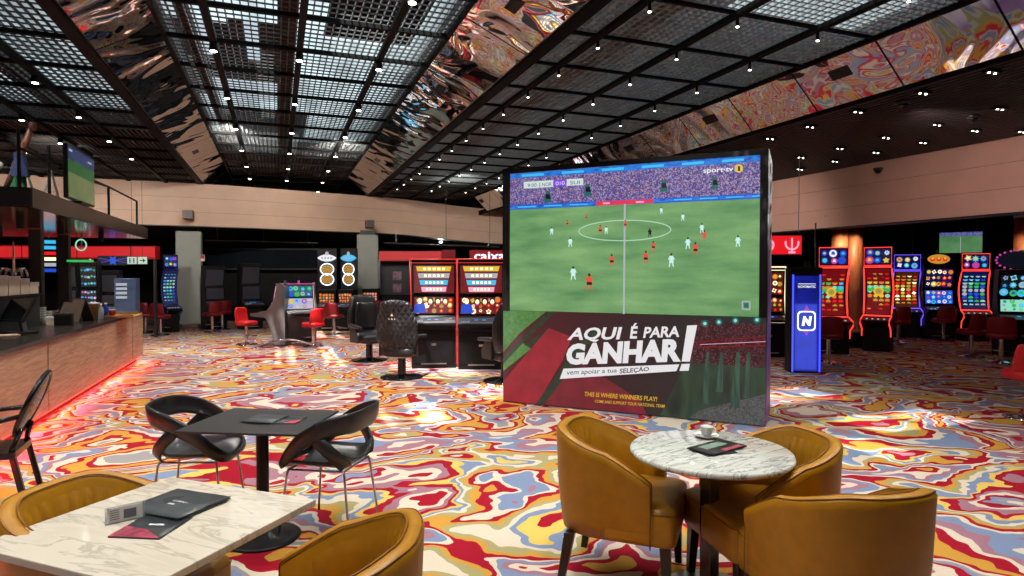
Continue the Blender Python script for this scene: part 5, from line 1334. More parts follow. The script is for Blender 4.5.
# silver back-to-back machines on the open carpet
def low_machine(label, loc, rotz, seed):
    t_ = thing('slot_machine', label, 'slot machine', loc, rotz, 'silver slot machines'); rnd = random.Random(seed); hw = 0.36
    prof = [(0.0, 0.05), (-0.24, 0.05), (-0.30, 0.35), (-0.42, 0.66), (-0.75, 0.70), (-0.76, 0.76), (-0.42, 0.80), (-0.28, 0.98), (-0.20, 1.2), (-0.18, 1.42), (-0.10, 1.45), (0.0, 1.35)]
    MB().prism(prof, -hw, -hw + 0.05, 'x').build('side_shell', silver_grey, t_, bevel=0.006); MB().prism(prof, hw - 0.05, hw, 'x').build('side_shell', silver_grey, t_, bevel=0.006)
    inner = [(0.0, 0.05), (-0.20, 0.05), (-0.26, 0.35), (-0.36, 0.64), (-0.66, 0.70), (-0.36, 0.76), (-0.24, 0.95), (-0.16, 1.2), (-0.12, 1.40), (0.0, 1.35)]
    MB().prism(inner, -hw + 0.05, hw - 0.05, 'x').build('cabinet', gun_grey, t_)
    for nm, z0, z1, y0, y1, pal, bgx in (('lower_screen', 0.84, 1.08, -0.325, -0.225, 'pale', 'dimwhite'), ('upper_screen', 1.12, 1.37, -0.205, -0.15, 'teal', 'teal')):
        b = MB(); h = math.hypot(z1 - z0, y1 - y0); b.M = tilt_at((y0 + y1) / 2 - 0.005, (z0 + z1) / 2, -math.degrees(math.atan2(y1 - y0, z1 - z0)))
        b.mat(black_gloss).box(-hw + .055, hw - .055, 0, 0.02, -h / 2 - .01, h / 2 + .01); draw_screen(b, -hw + 0.075, hw - 0.075, -h / 2, h / 2, pal, 2, 4, rnd, bgx, -0.003); b.build(nm, None, t_)
    b = MB(); b.box(-hw + .06, hw - .06, -0.66, -0.44, 0.735, 0.755); b.build('button_deck', gun_grey, t_)
    for s in (-1, 1): MB().tube([(s * (hw - .055), -0.36, 0.84), (s * (hw - .055), -0.26, 1.05), (s * (hw - .055), -0.20, 1.38)], 0.007, 6).build('light_trim', E['pink'], t_)
    MB().tube([(-hw + .05, -0.2, 1.42), (hw - .05, -0.2, 1.42)], 0.012, 6).build('light_trim', E['magenta'], t_)
    MB().cyl((0, -0.08, 1.42), (0, -0.08, 1.50), 0.025, n=10).build('signal_lamp', E['magenta'] if seed % 2 else steel, t_)
    return t_
pm = at_floor(288, 14.6)
fwd = W(0.86, -0.50) ; fwd.normalize()
low_machine('silver slot machine facing right with pink-lit screens, right of the back-to-back pair', pm + W(0.16, 0.22), FR(0.50, -0.86), 21)
low_machine('silver slot machine turned away to the left, left of the back-to-back pair', pm + W(0.06, -0.12), FR(-0.99, -0.10), 22)
for s_ in (1,):
    q = thing('foot_arch', 'curved steel foot hoop in front of the silver back-to-back machines', 'hoop', at_floor(288, 13.9), FR(0, -1))
    MB().tube([(-0.62 + 0.155 * i, 0.0, 0.03 + 0.16 * math.sin(PI * i / 8)) for i in range(9)], 0.02, 8).build('hoop', chrome, q); 
    for s in (-1, 1): MB().cyl((s * 0.62, 0, 0), (s * 0.62, 0, 0.03), 0.05, n=12).build('foot', chrome, q)

# ------------------------------------------------------------------ stools and recliners
def stool(label, loc, rotz, m=None, group='casino stools', hs=0.48):
    m = m or red_seat; t_ = thing('casino_stool', label, 'stool', loc, rotz, group)
    rows = []
    for j in range(9):
        f = j / 8; z = hs + 0.02 + f * 0.36; hw = 0.20 + 0.035 * math.sin(PI * f) - 0.02 * f
        rows.append([(hw * u * 1.0, 0.16 + 0.05 * f - 0.09 * u * u + 0.02 * math.sin(PI * f), z + 0.02 * (1 - u * u) * f) for u in [-1 + k / 5 for k in range(11)]])
    MB().grid(rows).build('backrest', m, t_, solid=0.055, bevel=0.0, subsurf=1)
    b = MB(); rows = []
    for g, z in ((0.05, -0.03), (0.0, -0.01), (0.0, 0.05), (0.03, 0.075), (0.10, 0.082)):
        rows.append([((0.235 - g) * math.copysign(abs(math.cos(q)) ** .7, math.cos(q)), (0.225 - g) * math.copysign(abs(math.sin(q)) ** .7, math.sin(q)), hs + z) for q in [2 * PI * k / 24 for k in range(24)]])
    b.grid(rows, closed=True); b.add(rows[0], [list(range(23, -1, -1))]); b.add(rows[-1], [list(range(24))]); b.build('seat', m, t_)
    MB().cyl((0, 0, 0.03), (0, 0, hs - 0.02), 0.04, n=16).build('pole', chrome, t_)
    MB().lathe([(0.235, 0), (0.235, 0.012), (0.20, 0.025), (0.05, 0.045), (0.04, 0.06)], 28).build('base_plate', chrome, t_)
    MB().tube([(0.04, -0.02, 0.22), (0.12, -0.20, 0.20), (-0.12, -0.20, 0.20), (-0.04, -0.02, 0.22)], 0.012, 8).build('footrest', chrome, t_)
    return t_
st0 = stool('bright red stool left of the silver back-to-back machines', at_floor(246, 14.6), FR(0.98, -0.2))
dup(st0, at_floor(313, 14.2), FR(-0.9, 0.45), 'bright red stool right of the silver back-to-back machines')
d0 = stool('dark red stool behind the blue-lit totem', at_floor(829, 11.6), FR(0.3, 1), dark_red, 'dark red casino stools')
for px, d, fx, fy, lb in ((884, 14.3, 0.2, 1, 'dark red stool at the right-hand curved red machine'), (899, 15.0, -0.1, 1, 'dark red stool in front of the violet-edged machine'), (944, 15.4, 0.1, 1, 'dark red stool at the tiger machine with the golden oval top'),
                          (972, 12.4, -0.3, 1, 'dark red stool left of the large machine at the right edge'), (1002, 11.6, 0.6, 0.8, 'dark red stool at the large machine at the right edge'), (334, 17.0, 0.3, 1, 'dark red stool at the left neon figure-eight machine'), (377, 18.4, -.2, 1, 'dark red stool under the grey column by the recliners'),
                          (212, 17.8, -0.8, 0.4, 'dark red stool right of the wide grey column, nearer'), (222, 18.6, -0.8, 0.4, 'dark red stool right of the wide grey column, farther'), (160, 16.8, 0.2, 1, 'dark red stool left of the wide grey column'), (145, 17.4, 0.2, 1, 'dark red stool under the arrow sign')):
    dup(d0, at_floor(px, d), FR(fx, fy), lb)
dup(st0, at_floor(1030, 7.1), FR(0.2, 1), 'bright red stool cut by the right edge of the picture')

def recliner(label, loc, rotz, quilt=False):
    t_ = thing('recliner_seat', label, 'chair', loc, rotz, 'black leather gaming seats')
    rows = []
    for j in range(15):
        f = j / 14; z = 0.42 + 0.80 * f; hw = (0.30 + 0.03 * math.sin(PI * f)) * (1 - 0.25 * max(0, f - .6) / .4) * (0.75 + 0.25 * min(1, f / 0.25))
        y = 0.20 + 0.18 * f + 0.03 * math.sin(2 * PI * f)
        rows.append([(hw * u, y - 0.09 * abs(u) ** 2.5, z + 0.03 * (1 - u * u) * (f > .9)) for u in [-1 + k / 6 for k in range(13)]])
    if quilt:
        m, nt, b_ = _new('quilted_leather'); b_.inputs['Base Color'].default_value = (0.03, 0.031, 0.033, 1); b_.inputs['Roughness'].default_value = 0.3
        tc = nt.nodes.new('ShaderNodeTexCoord'); sx = nt.nodes.new('ShaderNodeSeparateXYZ'); nt.links.new(tc.outputs['Object'], sx.inputs[0])
        outs = []
        for sg in (1, -1):
            a = nt.nodes.new('ShaderNodeMath'); a.operation = 'MULTIPLY_ADD'; nt.links.new(sx.outputs[0], a.inputs[0]); a.inputs[1].default_value = sg * 1.5; nt.links.new(sx.outputs[2], a.inputs[2])
            k = nt.nodes.new('ShaderNodeMath'); k.operation = 'MULTIPLY'; nt.links.new(a.outputs[0], k.inputs[0]); k.inputs[1].default_value = 24.0
            s = nt.nodes.new('ShaderNodeMath'); s.operation = 'SINE'; nt.links.new(k.outputs[0], s.inputs[0])
            ab = nt.nodes.new('ShaderNodeMath'); ab.operation = 'ABSOLUTE'; nt.links.new(s.outputs[0], ab.inputs[0]); outs.append(ab)
        mn = nt.nodes.new('ShaderNodeMath'); mn.operation = 'MINIMUM'; nt.links.new(outs[0].outputs[0], mn.inputs[0]); nt.links.new(outs[1].outputs[0], mn.inputs[1])
        bp = nt.nodes.new('ShaderNodeBump'); bp.inputs['Distance'].default_value = 0.02; bp.inputs['Strength'].default_value = 1; nt.links.new(mn.outputs[0], bp.inputs['Height']); nt.links.new(bp.outputs[0], b_.inputs['Normal'])
        mm = m
    else: mm = black_leather
    MB().grid(rows).build('backrest', mm, t_, solid=0.09, subsurf=1)
    pad = [[(p[0] * .62, p[1] - 0.055, p[2]) for p in r] for r in rows[3:13]]
    MB().grid(pad).build('back_cushion', black_leather, t_, solid=0.05, subsurf=1)
    b = MB(); rows = []
    for g, z in ((0.03, 0.36), (0.0, 0.38), (0.0, 0.47), (0.03, 0.50), (0.10, 0.51)):
        rows.append([((0.28 - g) * math.copysign(abs(math.cos(q)) ** .5, math.cos(q)), -0.03 + (0.30 - g) * math.copysign(abs(math.sin(q)) ** .5, math.sin(q)), z) for q in [2 * PI * k / 28 for k in range(28)]])
    b.grid(rows, closed=True); b.add(rows[0], [list(range(27, -1, -1))]); b.add(rows[-1], [list(range(28))]); b.build('seat', black_leather, t_)
    for s in (-1, 1):
        b = MB(); b.M = tilt_at(-0.03, 0.66, 4); b.box(s * 0.30 - 0.05, s * 0.30 + 0.05, -0.25, 0.24, -0.03, 0.03); b.build('armrest', black_leather, t_, bevel=0.025)
        MB().prism([(0.16, 0.36), (-0.16, 0.36), (-0.18, 0.48), (-0.06, 0.64), (0.16, 0.64)], s * 0.30 - 0.02, s * 0.30 + 0.02, 'x').build('arm_side', black_plastic, t_, bevel=0.006)
    MB().cyl((0, 0, 0.04), (0, 0, 0.36), 0.07, 0.06, 16).build('pedestal', black_gloss, t_)
    MB().box(-0.16, 0.16, -0.16, 0.16, 0.33, 0.37).build('swivel_plate', steel, t_)
    MB().lathe([(0.34, 0), (0.34, 0.015), (0.30, 0.03), (0.08, 0.05), (0.07, 0.06)], 32).build('base_plate', black_gloss, t_)
    return t_
r0 = recliner('black leather gaming seat seen from the front, left of the quilted one', at_floor(369, 11.9), FR(0.75, 0.25))
r0.rotation_euler = (0, 0, FR(0.62, -0.78))
rq = recliner('black gaming seat with a diamond-quilted back in front of the left red-lined slot machine', at_floor(401.5, 9.95), FR(0.15, 1), True)
# embroidered mark on the quilted back
b = MB()
for i, (x, z, s) in enumerate(((0, 1.03, 0.022), (-0.045, 0.97, 0.016), (0, 0.97, 0.016), (0.045, 0.97, 0.016))):
    b.add([(x - s, 0.46, z - s), (x + s, 0.46, z - s), (x, 0.46, z + s)], [(0, 1, 2)])
b.build('embroidery', white_card, rq)
dup(r0, at_floor(505, 9.6), FR(-0.5, 0.9), 'black leather gaming seat half hidden behind the left edge of the LED wall')

# ------------------------------------------------------------------ neon figure-eight machines and others along the far left
def eight_machine(label, p, rotz, seed, glow, eight=True):
    t_ = slot_upright(label, p, rotz, 0.52, 1.20, None, 0.01, 'orange', 'orange', seed=seed, z_deck=0.70, group='machines along the far wall'); rnd = random.Random(seed)
    if eight:
        MB().box(-0.27, 0.27, 0.10, 0.16, 1.20, 2.40).build('sign_board', black_matt, t_)
        b = MB().mat(glow); y = 0.085
        b.add([(0.27 * math.cos(q), y, 2.12 + 0.105 * math.copysign(abs(math.sin(q)) ** 1.6, math.sin(q))) for q in [2 * PI * k / 32 for k in range(32)]], [list(range(32))])
        b.mat(E['dimwhite']).add([(0.05 * math.cos(q), y, 2.25 + 0.06 * math.sin(q)) for q in [2 * PI * k / 14 for k in range(14)]], [list(range(14))])
        for k in range(4): b.add([(-0.16 + k * 0.085, y - .004, 2.09), (-0.11 + k * 0.085, y - .004, 2.09), (-0.11 + k * 0.085, y - .004, 2.15), (-0.16 + k * .085, y - .004, 2.15)], [(0, 1, 2, 3)])
        b.build('diamond_sign', None, t_)
        for zc in (1.79, 1.49):
            MB().tube([(0.185 * math.cos(q), y, zc + 0.165 * math.sin(q)) for q in [2 * PI * k / 28 for k in range(28)]], 0.017, 6, closed=True).build('neon_ring', E['neonwhite'], t_)
            b = MB().mat(E['gold']).add([(0.15 * math.cos(q), y, zc + 0.12 * math.sin(q)) for q in [2 * PI * k / 24 for k in range(24)]], [list(range(24))])
            b.mat(E['brown'])
            for k in range(0, 8): q = 2 * PI * k / 8; b.add([(0.02 * math.cos(q + 1.57), y - .004, zc + 0.02 * math.sin(q + 1.57)), (0.13 * math.cos(q), y - .004, zc + 0.11 * math.sin(q)), (0.12 * math.cos(q + .25), y - .004, zc + 0.10 * math.sin(q + .25))], [(0, 1, 2)])
            b.build('wheel', None, t_)
    return t_
eight_machine('machine under a neon figure-eight sign with a white diamond, left of the two', at_floor(327, 18.3), FR(0.2, -1), 31, E['white'])
eight_machine('machine under a neon figure-eight sign with a blue diamond, right of the two', at_floor(347, 18.3), FR(-0.3, -1), 32, E['cyan'])
eight_machine('low machine with an orange screen in front of the right grey column', at_floor(371, 19.4), FR(0, -1), 33, E['cyan'], False)
slot_curved('curved machine with a violet and green screen left of the wide grey column', at_floor(170, 17.8), FR(0.75, -0.6), 0.40, 2.2, E['navy'], 41, 'machines along the far wall', 'teal')
slot_upright('slot machine with a teal top screen behind the bar, left of three', at_floor(70, 15.2), FR(0.3, -0.95), 0.42, 1.95, None, 0.01, 'teal', 'pale', topper='lamp', seed=42, group='machines along the far wall', off=True)
slot_upright('slot machine with a teal top screen behind the bar, middle of three', at_floor(90, 15.2), FR(0.3, -0.95), 0.42, 1.95, None, 0.01, 'teal', 'pale', topper='lamp', seed=43, group='machines along the far wall', upbg='darkscreen', lowbg='darkscreen')
slot_upright('dark slot machine under the red fascia behind the bar, right of three', at_floor(110, 15.6), FR(0.3, -1), 0.5, 1.75, None, 0.01, 'pale', 'pale', seed=44, group='machines along the far wall', off=True)
q = thing('ticket_kiosk', 'blue-grey kiosk with a white printed panel behind the far end of the bar', 'kiosk', at_floor(127, 14.6), FR(0.3, -1))
MB().box(-0.22, 0.22, -0.15, 0.2, 0, 1.55).build('cabinet', pbr('kiosk_blue', srgb(84, 104, 140), 0.4), q, bevel=0.01)
b = MB().mat(E['dimwhite'])
for k in range(4): b.box(-0.18, 0.04, -0.158, -0.15, 1.08 + 0.10 * k, 1.14 + 0.10 * k)
b.build('printed_panel', None, q)
# right-hand machines
slot_curved('curved red-outlined machine right of the blue totem, left of the pair by the orange columns', at_floor(832, 13.0), FR(-0.15, -1), 0.60, 2.20, E['neonred'], 51)
slot_curved('curved red-outlined machine right of the orange columns', at_floor(878, 13.4), FR(-0.7, -0.8), 0.54, 2.22, E['neonred'], 52)
slot_upright('white-edged machine partly hidden behind the right side of the LED wall', at_floor(768, 12.6), FR(-0.2, -1), 0.62, 1.80, E['cream'], 0.014, 'gold', 'gold', seed=53)
slot_curved('slim dark-screened machine left of the violet-edged machine', at_floor(887, 17.6), FR(-0.1, -1), 0.50, 1.95, E['neonviolet'], 54, pal='pale', head=False)
slot_curved('violet-edged machine with a golden screen in the right hall', at_floor(906, 16.3), FR(-0.35, -1), 0.62, 2.15, E['neonviolet'], 55, pal='gold')
slot_upright('machine with a golden oval topper in the right hall', at_floor(937, 16.0), FR(-0.2, -1), 0.72, 1.90, None, 0.01, 'gold', 'blue', topper='oval', seed=56, upbg='navy', lowbg='blue')
slot_curved('machine with a glowing red outline and boxed topper in the right hall', at_floor(974, 15.4), FR(-0.35, -1), 0.60, 2.15, E['neonred'], 57, pal='teal')
slot_upright('large machine with a ring of pink bulbs on top at the right edge', at_floor(1020, 12.6), FR(-0.4, -1), 0.80, 1.75, None, 0.01, 'teal', 'teal', topper='crown', seed=58, lowbg='mint', upbg='darkscreen')
# long black plinths
for (px0, px1, d0_, d1_, lb) in ((832, 890, 13.7, 13.9, 'black plinth with a steel rail under the curved red machines'), (898, 992, 17.0, 16.4, 'long black plinth with a steel rail under the right hall machines')):
    a, c = at_floor(px0, d0_), at_floor(px1, d1_); t_ = thing('plinth', lb, 'plinth', a, math.atan2((c - a).y, (c - a).x)); Ln = (c - a).length
    MB().box(0, Ln, 0, 0.5, 0.02, 0.34).build('body', black_gloss, t_, bevel=0.005); MB().box(0, Ln, -0.01, 0.52, 0.34, 0.37).build('top_rail', steel, t_); MB().box(0, Ln, -0.012, 0, 0.03, 0.06).build('bottom_rail', steel, t_)
# blue-lit totem
tm = thing('totem', 'tall black totem with a blue-lit front and a white N emblem', 'totem', at_floor(806, 10.4), FR(-0.12, -1))
MB().box(-0.25, 0.25, -0.02, 0.28, 0, 1.76).build('cabinet', black, tm, bevel=0.008)
b = MB().mat(emit_noise('totem_blue', [srgb(6, 14, 84), srgb(14, 30, 150)], 3, 1.0)).box(-0.20, 0.20, -0.03, -0.02, 0.03, 1.62)
b.build('lit_front', None, tm)
for s in (-1, 1): MB().box(s * 0.215 - 0.012, s * 0.215 + 0.012, -0.034, -0.02, 0.02, 1.64).build('light_edge', E['neonblue'], tm)
b = MB()
b.mat(emit_noise('totem_flare', [srgb(60, 20, 120), srgb(210, 60, 80)], 8, 0.8))
b.add([(0, -0.031, 0.62), (0.13, -0.031, 0.86), (0.0, -0.031, 1.14), (-0.13, -0.031, 0.86)], [(0, 1, 2, 3)])
def rrect(w, h, r, z, y):
    pts = []
    for cx, cz, a0 in ((w - r, -h + r, -90), (w - r, h - r, 0), (-w + r, h - r, 90), (-w + r, -h + r, 180)):
        for i in range(6): a = math.radians(a0 + 18 * i); pts.append((cx + r * math.cos(a), y, z + cz + r * math.sin(a)))
    return pts
for (w, h, y, m) in ((0.145, 0.165, -0.033, E['neonwhite']), (0.125, 0.145, -0.035, E['navy'])):
    pts = rrect(w, h, 0.06, 0.87, y); b.mat(m).add(pts, [list(range(len(pts)))])
b.mat(E['neonwhite']).text('N', [(-0.075, -0.037, 0.79), (0.075, -0.037, 0.79), (0.085, -0.037, 0.95), (-0.065, -0.037, 0.95)], 0.07, 0.1)
b.build('emblem', None, tm); b = MB()
b.mat(E['white']).text('NOVOMATIC', [(-0.14, -0.033, 1.42), (0.14, -0.033, 1.42), (0.14, -0.033, 1.46), (-0.14, -0.033, 1.46)], 0.04)
b.box(-0.14, 0.14, -0.034, -0.033, 1.48, 1.492)
b.build('lettering', None, tm)
MB().cyl((0.05, 0.1, 1.76), (0.05, 0.1, 1.86), 0.045, n=14).build('beacon', dark_grey, tm); MB().cyl((0.18, 0.12, 1.76), (0.18, 0.12, 2.5), 0.012, n=8).build('mast', steel, tm)
light('totem_glow', 'AREA', (0, -0.06, 0.6), 9, (0.1, 0.15, 1), (PI / 2, 0, 0), tm, shape='RECTANGLE', size=0.35, size_y=1.1)
# red hanging sign right of the LED wall
sg = thing('hanging_sign', 'glowing red sign with a pale fork-like emblem right of the LED wall', 'sign', Dp(784, 245, 12.2), FR(-0.1, -1)); sg.scale = (0.82, 0.82, 0.82)
MB().box(-0.52, 0.42, 0, 0.12, -0.25, 0.25).build('box', black, sg)
b = MB().mat(E['red']).box(-0.50, 0.40, -0.006, 0, -0.22, 0.22).mat(E['pink'])
def arc(cx, cz, r, a0, a1, w, y): 
    n = 12; v = []
    for i in range(n + 1):
        a = math.radians(a0 + (a1 - a0) * i / n); v += [(cx + (r - w) * math.cos(a), y, cz + (r - w) * math.sin(a)), (cx + r * math.cos(a), y, cz + r * math.sin(a))]
    return v, [(2 * i, 2 * i + 1, 2 * i + 3, 2 * i + 2) for i in range(n)]
b.add(*arc(0.18, 0.04, 0.17, 160, 380, 0.045, -0.009)); b.box(0.16, 0.20, -0.01, -0.006, -0.20, 0.17); b.box(0.10, 0.26, -0.01, -0.006, -0.20, -0.15)
b.build('fork_emblem', None, sg); b = MB().mat(E['pink'])
b.add(*arc(-0.38, 0.0, 0.16, -100, 90, 0.05, -0.009)); b.box(-0.46, -0.30, -0.01, -0.006, 0.14, 0.19)
b.build('hook_emblem', None, sg)
for s in (-1, 1): MB().cyl((s * 0.35, 0.06, 0.25), (s * 0.35, 0.06, (3.9 - sg.location.z) / 0.82), 0.008, n=6).build('hanger', steel, sg)
# television in the right hall
p = Dp(960.5, 242.5, 16.5)
tv2 = thing('television', 'wall-hung television showing the match in the right hall', 'television', p, to_eye(p))
MB().box(-0.49, 0.49, 0, 0.06, -0.30, 0.30).build('casing', black, tv2, bevel=0.006)
b = MB().mat(emit_noise('tv2_pitch', [srgb(70, 120, 76), srgb(100, 150, 100)], 3, 0.8)).box(-0.46, 0.46, -0.004, 0, -0.27, 0.17)
b.mat(emit_noise('tv2_stand', [srgb(40, 60, 130), srgb(130, 130, 190)], 25, 0.8)).box(-0.46, 0.46, -0.004, 0, 0.17, 0.27); b.mat(E['dimwhite']).box(-0.005, 0.005, -0.006, -0.004, -0.27, 0.15); b.build('display', None, tv2)
MB().box(-0.06, 0.06, 0.06, 0.12, -0.05, 3.14 - p.z).build('bracket', black, tv2)

# ------------------------------------------------------------------ far background: fascias, signs, dark furniture
fx_ = thing('red_fascia', 'long red-lit fascia of the room behind the bar', 'fascia', Dp(155, 246, 16.3), FR(0.12, -1))
L_ = 6.4
MB().box(-L_, 0.0, 0, 0.3, -0.34, 0.0).build('board', pbr('red_fascia_board', srgb(150, 10, 18), 0.4), fx_)
MB().box(-L_, 0.0, -0.01, 0.0, -0.30, -0.03).build('lit_panel', emit('fascia_red_glow', srgb(200, 14, 26), 1.0), fx_)
for k in range(5): MB().box(-L_ + 1.3 * k + .6, -L_ + 1.3 * k + .62, -0.014, -0.01, -0.34, 0.0).build('joint', black, fx_)
MB().box(-0.05, 0.0, 0, 0.1, -2.45, -0.34).build('post', dark_grey, fx_)
for k, (px, kind) in enumerate(((132, 'people'), (142.5, 'arrow'))):
    p = Dp(px, 260.5, 16.0); q = thing('toilet_sign', 'small lit green-white sign with %s under the red fascia' % ('two figures' if k == 0 else 'a right-pointing arrow'), 'sign', p, FR(0.3, -1))
    MB().box(-0.115, 0.115, 0, 0.05, -0.10, 0.10).build('box', dark_grey, q)
    b = MB().mat(emit('sign_pale_green_%d' % k, srgb(196, 222, 200), 0.9)).box(-0.105, 0.105, -0.006, 0, -0.09, 0.09).mat(black_matt)
    if kind == 'people':
        for s in (-1, 1): b.ball((s * 0.045, -0.008, 0.05), 0.016, 8, 5); b.box(s * 0.045 - 0.016, s * 0.045 + 0.016, -0.01, -0.006, -0.01, 0.03); b.box(s * 0.045 - 0.012, s * 0.045 + 0.012, -0.01, -0.006, -0.07, -0.01)
        b.box(-0.003, 0.003, -0.01, -0.006, -0.07, 0.06)
    else: b.box(-0.06, 0.04, -0.01, -0.006, -0.012, 0.012); b.add([(0.0, -0.008, 0.06), (0.07, -0.008, 0.0), (0.0, -0.008, -0.06), (0.02, -0.008, 0.0)], [(0, 1, 2, 3)])
    b.build('face', None, q); MB().cyl((0, 0.02, 0.1), (0, 0.02, 4.37 - p.z), 0.004, n=6).build('hanger', black, q)
p = Dp(113, 260.5, 16.0); q = thing('neon_emblem', 'blue neon star emblem with side wings under the red fascia', 'neon sign', p, FR(0.2, -1))
MB().box(-0.36, 0.36, 0, 0.04, -0.12, 0.12).build('board', black_matt, q)
b = MB().mat(E['blue']); b.add([((0.13 if k % 2 == 0 else 0.07) * math.cos(2 * PI * k / 12), -0.008, (0.13 if k % 2 == 0 else 0.07) * math.sin(2 * PI * k / 12)) for k in range(12)], [list(range(12))])
for s in (-1, 1):
    for z in (-0.06, 0.0, 0.06): b.mat(E['deepred'] if z == 0 else E['blue']).add([(s * 0.12, -0.006, z * .4 - .008), (s * 0.33, -0.006, z - .008), (s * 0.33, -0.006, z + .008), (s * 0.12, -0.006, z * .4 + .008)], [(0, 1, 2, 3)])
b.build('neon', None, q)
p = Dp(81, 245, 11.0); q = thing('neon_ring_sign', 'green neon oval sign hanging over the bar end', 'neon sign', p, FR(0.3, -1))
MB().tube([(0.08 * math.cos(a), 0, 0.095 * math.sin(a)) for a in [2 * PI * k / 24 for k in range(24)]], 0.012, 6, closed=True).build('ring', E['mint'], q); MB().box(-0.22, 0.18, 0, 0.02, -0.30, -0.26).build('bar_light', E['green'], q); MB().cyl((0, 0.03, -0.1), (0, 0.03, 2.37 - p.z), 0.01, n=6).build('hanger', steel, q)
p = Dp(48, 255, 11.0); q = thing('stacked_light_sign', 'stack of small coloured lit signs behind the canopy post', 'sign', p, FR(0.3, -1))
b = MB().mat(black_matt).box(-0.2, 0.2, 0, 0.05, -0.35, 0.3)
for k, c in enumerate(('blue', 'dimwhite', 'cream', 'red', 'cyan', 'cyan')): b.mat(E[c]).box(-0.15 + 0.02 * k, 0.12, -0.006, 0, -0.3 + 0.1 * k, -0.24 + 0.1 * k)
b.build('panel', None, q); MB().cyl((0, 0.03, 0.3), (0, 0.03, 2.37 - p.z), 0.01, n=6).build('hanger', steel, q)
# long black glossy bulkhead and counters behind the silver machines
dk = thing('display_case', 'long glossy black display case behind the silver machines', 'display case', at_floor(207, 22.0), FR(0.0, -1))
MB().box(0, 4.1, 0, 0.8, 0.0, 0.5).build('base', black_gloss, dk); MB().box(0, 4.1, 0.35, 0.8, 0.5, 2.5).build('back_panel', black_matt, dk); MB().box(0, 4.1, 0, 0.8, 1.85, 2.5).build('header', pbr('header_navy', (0.012, 0.017, 0.024), 0.2), dk); MB().box(-0.03, 4.13, -0.03, 0, 2.5, 2.55).build('top_rail', gun_grey, dk); MB().box(-0.03, 4.13, -0.03, 0, 1.80, 1.85).build('bottom_rail', gun_grey, dk); MB().box(4.05, 4.15, -.03, .8, 0, 2.55).build('end_post', dark_grey, dk)
for px, w, lb in ((250, 0.5, 'tall dark machine with a grey side left of the silver pair'), (214, 0.5, 'dark machine with a dim green screen right of the wide grey column')):
    slot_upright(lb, at_floor(px, 18.8), FR(0.7, -0.7), 0.62, 1.98 if px == 250 else 1.9, None, 0.01, 'teal', 'pale', seed=int(px), group='dark machines behind the silver pair', off=True)
rf = thing('red_cashier_fascia', 'red fascia behind the red-lined slot machines', 'fascia', Dp(379, 251, 20.0), FR(0, -1))
MB().box(0, 2.0, 0, 0.3, -0.32, 0.0).build('board', pbr('cashier_red_board', srgb(150, 14, 20), 0.4), rf); MB().box(0, 2.0, -0.01, 0, -0.30, -0.03).build('lit_panel', emit('cashier_red_glow', srgb(190, 18, 28), 0.9), rf)
cs_ = thing('cashier_sign', 'red sign reading caixa in white letters beside the LED wall', 'sign', Dp(476, 262, 18.5), FR(0, -1))
MB().box(-0.2, 1.6, 0.02, 0.2, 0, 0.36).build('board', pbr('caixa_red_board', srgb(120, 12, 18), 0.4), cs_)
b = MB().mat(emit('caixa_glow', srgb(150, 16, 24), 0.8)).box(-0.17, 1.5, 0, 0.02, 0.02, 0.34).mat(E['neonwhite'])
b.text('caixa', [(-0.05, -0.01, 0.06), (0.86, -0.01, 0.06), (0.86, -0.01, 0.30), (-0.05, -0.01, 0.30)], 0.015); b.build('lettering', None, cs_)
MB().box(-1.0, -0.62, 0.0, 0.1, 0.02, 0.36).build('red_block', E['deepred'], cs_)
for x in (-0.9, 0.4, 1.4): MB().box(x, x + 0.012, 0.1, 0.112, 0.30, 4.38 - cs_.location.z).build('hanger', black, cs_)
p = Dp(404, 290, 19.6); q = thing('cash_desk', 'dim glass-fronted cash desk with pale notices under the red fascia', 'kiosk', (p.x, p.y, 0), FR(0, -1))
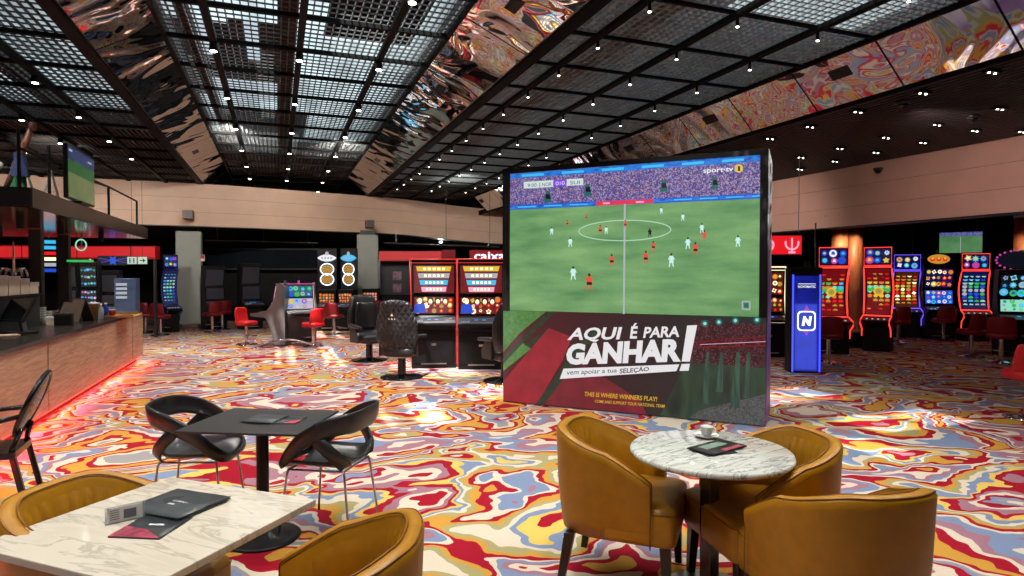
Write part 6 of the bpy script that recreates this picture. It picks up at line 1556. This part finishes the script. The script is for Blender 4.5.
MB().box(-0.9, 1.6, 0.2, 0.9, 0, 1.0).build('counter', black, q); MB().box(-0.9, 1.6, 0.8, 0.9, 1.0, 2.1).build('back_wall', dark_grey, q)
for k, (x, z, c) in enumerate(((-0.5, 1.45, 'pink'), (-0.1, 1.5, 'dimwhite'), (-0.5, 1.05, 'purple'), (0.35, 1.4, 'dimwhite'), (0.6, 1.2, 'brown'))): MB().box(x, x + 0.28, 0.78, 0.8, z, z + 0.28).build('notice', E['darkscreen'] if k % 2 else pbr('notice_%d' % k, srgb(120, 90, 110), 0.5, var=.5, scale=12), q)
for x in (-0.85, 0.2, 0.5, 1.5): MB().box(x, x + 0.06, 0.18, 0.24, 1.0, 2.1).build('mullion', steel, q)
# bright lamp above the slot machines
p = Dp(441, 241.5, 23.4); q = thing('flood_lamp', 'bright white lamp shining above the red-lined slot machines', 'lamp', p, FR(0, -1))
MB().lathe([(0.09, 0.10), (0.10, 0.0), (0.085, -0.02)], 20).build('housing', black, q); MB().ball((0, 0, -0.01), 0.075, 12, 8, (1, 1, .6)).build('bulb', emit('flood_bulb', (0.85, 1, 0.95, 1), 25), q); MB().cyl((0, 0, 0.1), (0, 0, 3.2 - p.z), 0.012, n=6).build('stem', steel, q)
light('flood_light', 'POINT', (0, -0.15, -0.1), 40, (0.85, 1, 0.95), parent=q, shadow_soft_size=0.08)
# service pipes under the mezzanine
for k, (a, c, lb) in enumerate(((Dp(205, 240, 20.5), Dp(318, 243, 22.0), 'thin steel rail under the bulkhead left of the neon signs'), (Dp(384, 243, 21.6), Dp(500, 247, 22.2), 'thin steel rail under the bulkhead above the red fascia'), (Dp(985, 262, 17.5), Dp(905, 256, 18.5), 'thin steel rail behind the right hall machines'))):
    q = thing('ceiling_rail', lb, 'rail', a, 0); v = c - a; v0 = Vector(v)
    MB().tube([(0, 0, 0), tuple(v0)], 0.025, 8).build('tube', steel, q)
    for f in (0.1, 0.5, 0.9): MB().cyl(tuple(v0 * f), tuple(v0 * f + Vector((0, 0, 3.16 - (a.z + v0.z * f)))), 0.012, n=6).build('hanger', steel, q)
